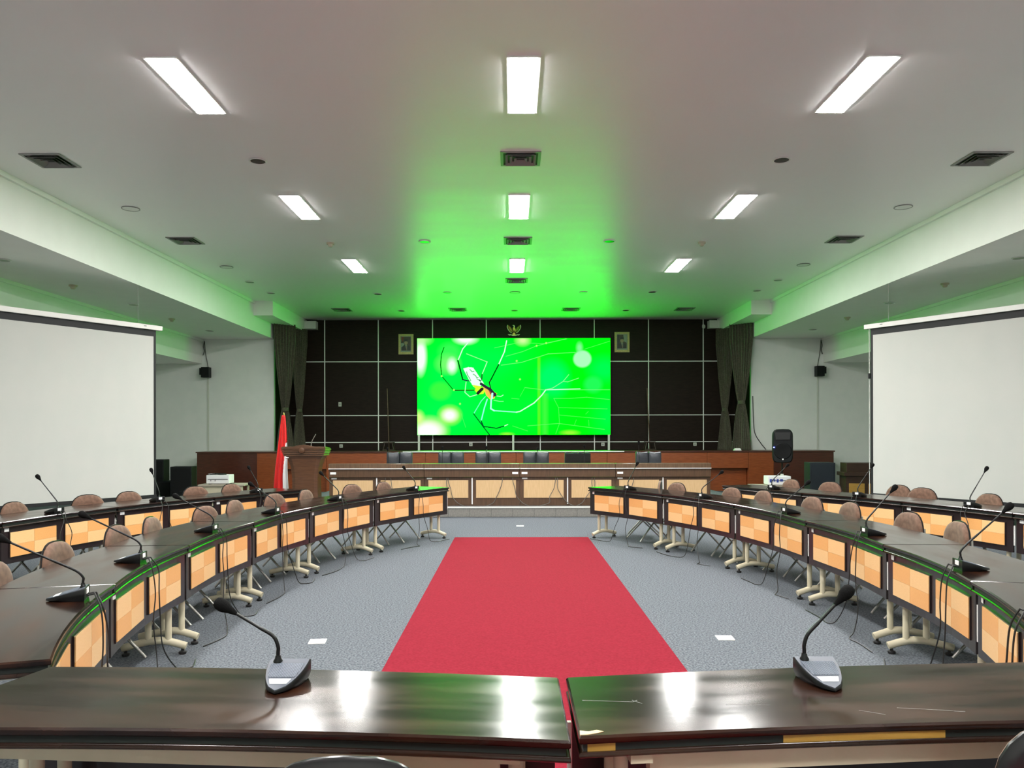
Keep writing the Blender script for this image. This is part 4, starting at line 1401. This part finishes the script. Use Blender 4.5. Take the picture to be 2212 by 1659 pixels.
# stacked pair near the screen edge
cabinet('loudspeaker_cabinet', -8.35, 18.6, 0.74, 0.45, 0.46, 0, R(5), 'black bass cabinet under the second cabinet beside the flag-side screen')
cabinet('loudspeaker_cabinet', -8.38, 18.6, 0.44, 0.40, 0.50, 0.46, R(5), 'black cabinet on top of another beside the flag-side screen')
t = thing('power_indicator', 'small blue glowing equipment light below the black cabinet', 'light', (-7.19, 17.4, 0))
MB().box(-0.12, 0.12, -0.1, 0.1, 0, 0.30).build('equipment_case', 'mic_black', t, bevel=0.008)
MB().lathe([(0.0, -0.02), (0.016, -0.014), (0.022, 0.0), (0.016, 0.014), (0.0, 0.02)], 10, (0.06, -0.105, 0.265)).build('blue_lamp', 'blue_led', t, True)
cabinet('loudspeaker_cabinet', 7.06, 18.05, 0.56, 0.5, 0.88, 0, R(-6), 'dark blue bass cabinet on the floor before the stage wing', 'sub_blue', 'sub_blue')

# loudspeaker on a pole stand
t = thing('loudspeaker', 'black plastic loudspeaker on a tripod pole before the stage wing', 'speaker', (5.98, 17.4, 0), R(-14))
ol = []
for k in range(24):
    a = 2 * math.pi * k / 24
    c, s = math.cos(a), math.sin(a)
    ol.append((0.215 * math.copysign(abs(c) ** 0.35, c) * (1.0 - 0.05 * (s > 0.5)), 0.37 * math.copysign(abs(s) ** 0.35, s)))
rings = []
for y, k in ((-0.18, 0.90), (-0.155, 1.0), (0.02, 0.98), (0.17, 0.72), (0.18, 0.66)):
    rings.append([(x * k, y, 1.27 + z * (0.5 + 0.5 * k)) for x, z in ol])
body = MB().loft(rings).build('cabinet', 'speaker_black', t, True)
wg = MB().lathe([(0.0, 0.0), (0.17, 0.0), (0.185, 0.012), (0.17, 0.024), (0.0, 0.01)], 28).build('woofer_grille', 'speaker_grille', body, True)
wg.rotation_euler = (R(90), 0, 0)
wg.location = (0, -0.175, 1.16)
MB().hexa([(-0.15, -0.20, 1.40), (0.15, -0.20, 1.40), (0.15, -0.17, 1.40), (-0.15, -0.17, 1.40)],
          [(-0.17, -0.19, 1.57), (0.17, -0.19, 1.57), (0.17, -0.17, 1.57), (-0.17, -0.17, 1.57)]).build('horn', 'mic_black', body, bevel=0.006)
MB().box(-0.014, 0.014, -0.205, -0.175, 0.965, 0.995).build('badge', 'paper_white', body)
MB().lathe([(0.0, -0.012), (0.010, -0.008), (0.013, 0.0), (0.010, 0.008), (0.0, 0.012)], 10, (-0.185, -0.19, 1.24)).build('power_light', 'blue_led', body, True)
MB().tube([(0, 0, 0.35), (0, 0, 0.95)], 0.018, 10).build('pole', 'mic_black', t, True)
MB().lathe([(0.03, 0.55), (0.036, 0.57), (0.036, 0.63), (0.03, 0.65)], 12).build('collar', 'nosing', t, True)
for k in range(3):
    a = 2 * math.pi * k / 3 + 0.5
    MB().tube([(0, 0, 0.52), (0.42 * math.cos(a), 0.42 * math.sin(a), 0.014)], 0.013, 8).build('leg', 'mic_black', t, True)

# small wall speakers with their trunking
for x, sx, l in ((-8.55, -1, 'flag side'), (8.63, 1, 'loudspeaker side')):
    t = thing('wall_speaker', 'small black speaker high on the grey end wall, ' + l, 'speaker', (x, WALLY, 3.28))
    MB().box(-0.11, 0.11, -0.26, -0.06, -0.14, 0.15).build('cabinet', 'speaker_black', t, bevel=0.01)
    MB().box(-0.03, 0.03, -0.08, 0.0, -0.05, 0.05).build('bracket', 'mic_black', t)
    MB().box(sx * 0.15 - 0.035, sx * 0.15 + 0.035, -0.18, -0.07, -0.06, 0.13).build('side_mount', 'mic_black', t)
    MB().tube(smoothpath([(sx * -0.02, -0.05, 0.14), (sx * 0.04, -0.02, 0.40), (sx * 0.08, -0.012, 0.62), (sx * 0.10, -0.012, 0.9)], 5), 0.011, 6).build('lead', 'cable_grey', t, True)
    MB().tube(smoothpath([(sx * 0.10, -0.012, 0.9), (sx * 0.13, -0.015, 0.75), (sx * 0.11, -0.015, 0.62), (sx * 0.14, -0.015, 0.5)], 5), 0.013, 6).build('lead', 'cable_grey', t, True)
    tag(MB().box(x - 0.02, x + 0.02, WALLY - 0.022, WALLY + 0.002, STAGE_Z + 0.04, 3.15).build('cable_trunking', 'plate_white'), 'narrow cable trunking down the grey end wall under the speaker, ' + l, 'trunking')
tag(MB().tube(smoothpath([(6.80, WALLY - 0.014, 2.6), (6.82, WALLY - 0.018, 1.9), (6.86, WALLY - 0.02, 1.55), (7.0, WALLY - 0.03, 1.3), (7.16, WALLY - 0.04, STAGE_Z + 0.045)], 5), 0.011, 6).build('loose_cable', 'cable_black', None, True), 'loose black cable curling down the wall corner by the curtain', 'cable')
tag(MB().hexa([(6.0, 21.2, STAGE_Z + 0.035), (6.2, 21.2, STAGE_Z + 0.035), (6.2, 21.35, STAGE_Z + 0.035), (6.0, 21.35, STAGE_Z + 0.035)],
              [(6.03, 21.22, STAGE_Z + 0.10), (6.17, 21.22, STAGE_Z + 0.10), (6.17, 21.33, STAGE_Z + 0.09), (6.03, 21.33, STAGE_Z + 0.09)]).build('paper_bundle', 'paper_white', None, bevel=0.01),
    'small white bundle on the stage edge between the curtains', 'paper')

# ------------------------------------------------------------------ printers and side furniture


def printer(x, y, z, rz, label, blue):
    t = thing('printer', label, 'printer', (x, y, z), rz)
    MB().box(-0.235, 0.235, -0.19, 0.19, 0, 0.18).build('body', 'printer_white', t, bevel=0.012)
    MB().box(-0.20, 0.21, -0.196, -0.188, 0.085, 0.097).build('paper_slot', 'mic_black', t)
    if blue:
        for k, (a, w) in enumerate(((-0.2, 0.05), (-0.12, 0.03), (-0.06, 0.04), (0.01, 0.06))):
            MB().box(a, a + w, -0.197, -0.188, 0.05 + 0.02 * (k % 2), 0.12).build('front_print', 'blue_mark', t)
    else:
        MB().tube(smoothpath([(-0.22, -0.1, 0.19), (-0.1, -0.02, 0.20), (0.02, -0.1, 0.20), (0.12, 0.0, 0.19)], 4), 0.02, 8).build('folded_cover', 'mic_black', t, True)
        for k, a in enumerate((-0.15, -0.06)):
            MB().box(a, a + 0.02, -0.197, -0.188, 0.05, 0.09).build('front_print', 'paper_lines', t)
    for a in (-0.18, 0.18):
        MB().box(a - 0.02, a + 0.02, -0.15, 0.15, -0.012, 0.004).build('foot', 'black_rubber', t)
    return t


def side_table(x, y, w, d, h, rz, label):
    t = thing('side_table', label, 'table', (x, y, 0), rz)
    MB().box(-w / 2, w / 2, -d / 2, d / 2, h - 0.035, h).build('top', 'table_grey', t, bevel=0.006)
    MB().box(-w / 2 + 0.08, w / 2 - 0.08, -d / 2 + 0.05, -d / 2 + 0.07, max(0.05, h - 0.5), h - 0.035).build('front_board', 'cream_metal', t)
    for a in (-1, 1):
        for b_ in (-1, 1):
            MB().box(a * (w / 2 - 0.06) - 0.02, a * (w / 2 - 0.06) + 0.02, b_ * (d / 2 - 0.05) - 0.02, b_ * (d / 2 - 0.05) + 0.02, 0, h - 0.035).build('leg', 'cream_metal', t)


side_table(-6.1, 16.75, 0.95, 0.6, 0.5, R(4), 'low pale side table holding the printer near the flag')
printer(-6.2, 16.75, 0.512, R(4), 'white printer with a black cover on the low side table near the flag', False)
side_table(5.45, 16.6, 0.8, 0.6, 0.46, R(-4), 'low pale side table holding the white printer with blue print')
printer(5.6, 16.6, 0.472, R(-4), 'white printer with blue front print near the loudspeaker pole', True)

# dark desk with yellow panels near the screen
t = thing('speaker_desk', 'dark wooden desk with yellow panels beside the loudspeaker-side projection screen', 'desk', (7.76, 17.2, 0), R(-8))
MB().box(-0.55, 0.75, -0.3, 0.3, 0.62, 0.70).build('counter', 'dark_wood', t, bevel=0.006)
MB().box(-0.48, 0.72, -0.22, 0.28, 0.70, 0.90).build('upper_case', 'dark_wood', t, bevel=0.006)
bd = MB().box(-0.50, 0.72, -0.26, 0.26, 0.02, 0.62).build('body', 'dark_wood', t)
for k in range(3):
    MB().box(-0.44 + 0.40 * k, -0.12 + 0.40 * k, -0.275, -0.255, 0.08, 0.46).build('yellow_panel', 'yellow_wood', bd, bevel=0.004)
MB().tube(smoothpath([(0.52, 0, 0.90), (0.52, 0, 1.0), (0.5, -0.01, 1.1), (0.54, -0.02, 1.14)], 4), 0.010, 8).build('microphone_stem', 'mic_black', t, True)
MB().box(0.48, 0.62, -0.05, 0.01, 1.12, 1.155).build('microphone_head', 'mic_black', t, bevel=0.008)

for _o in list(bpy.data.objects):
    if _o.type == 'MESH' and _o.get('kind') == 'structure' and 'category' in _o:
        del _o['category']
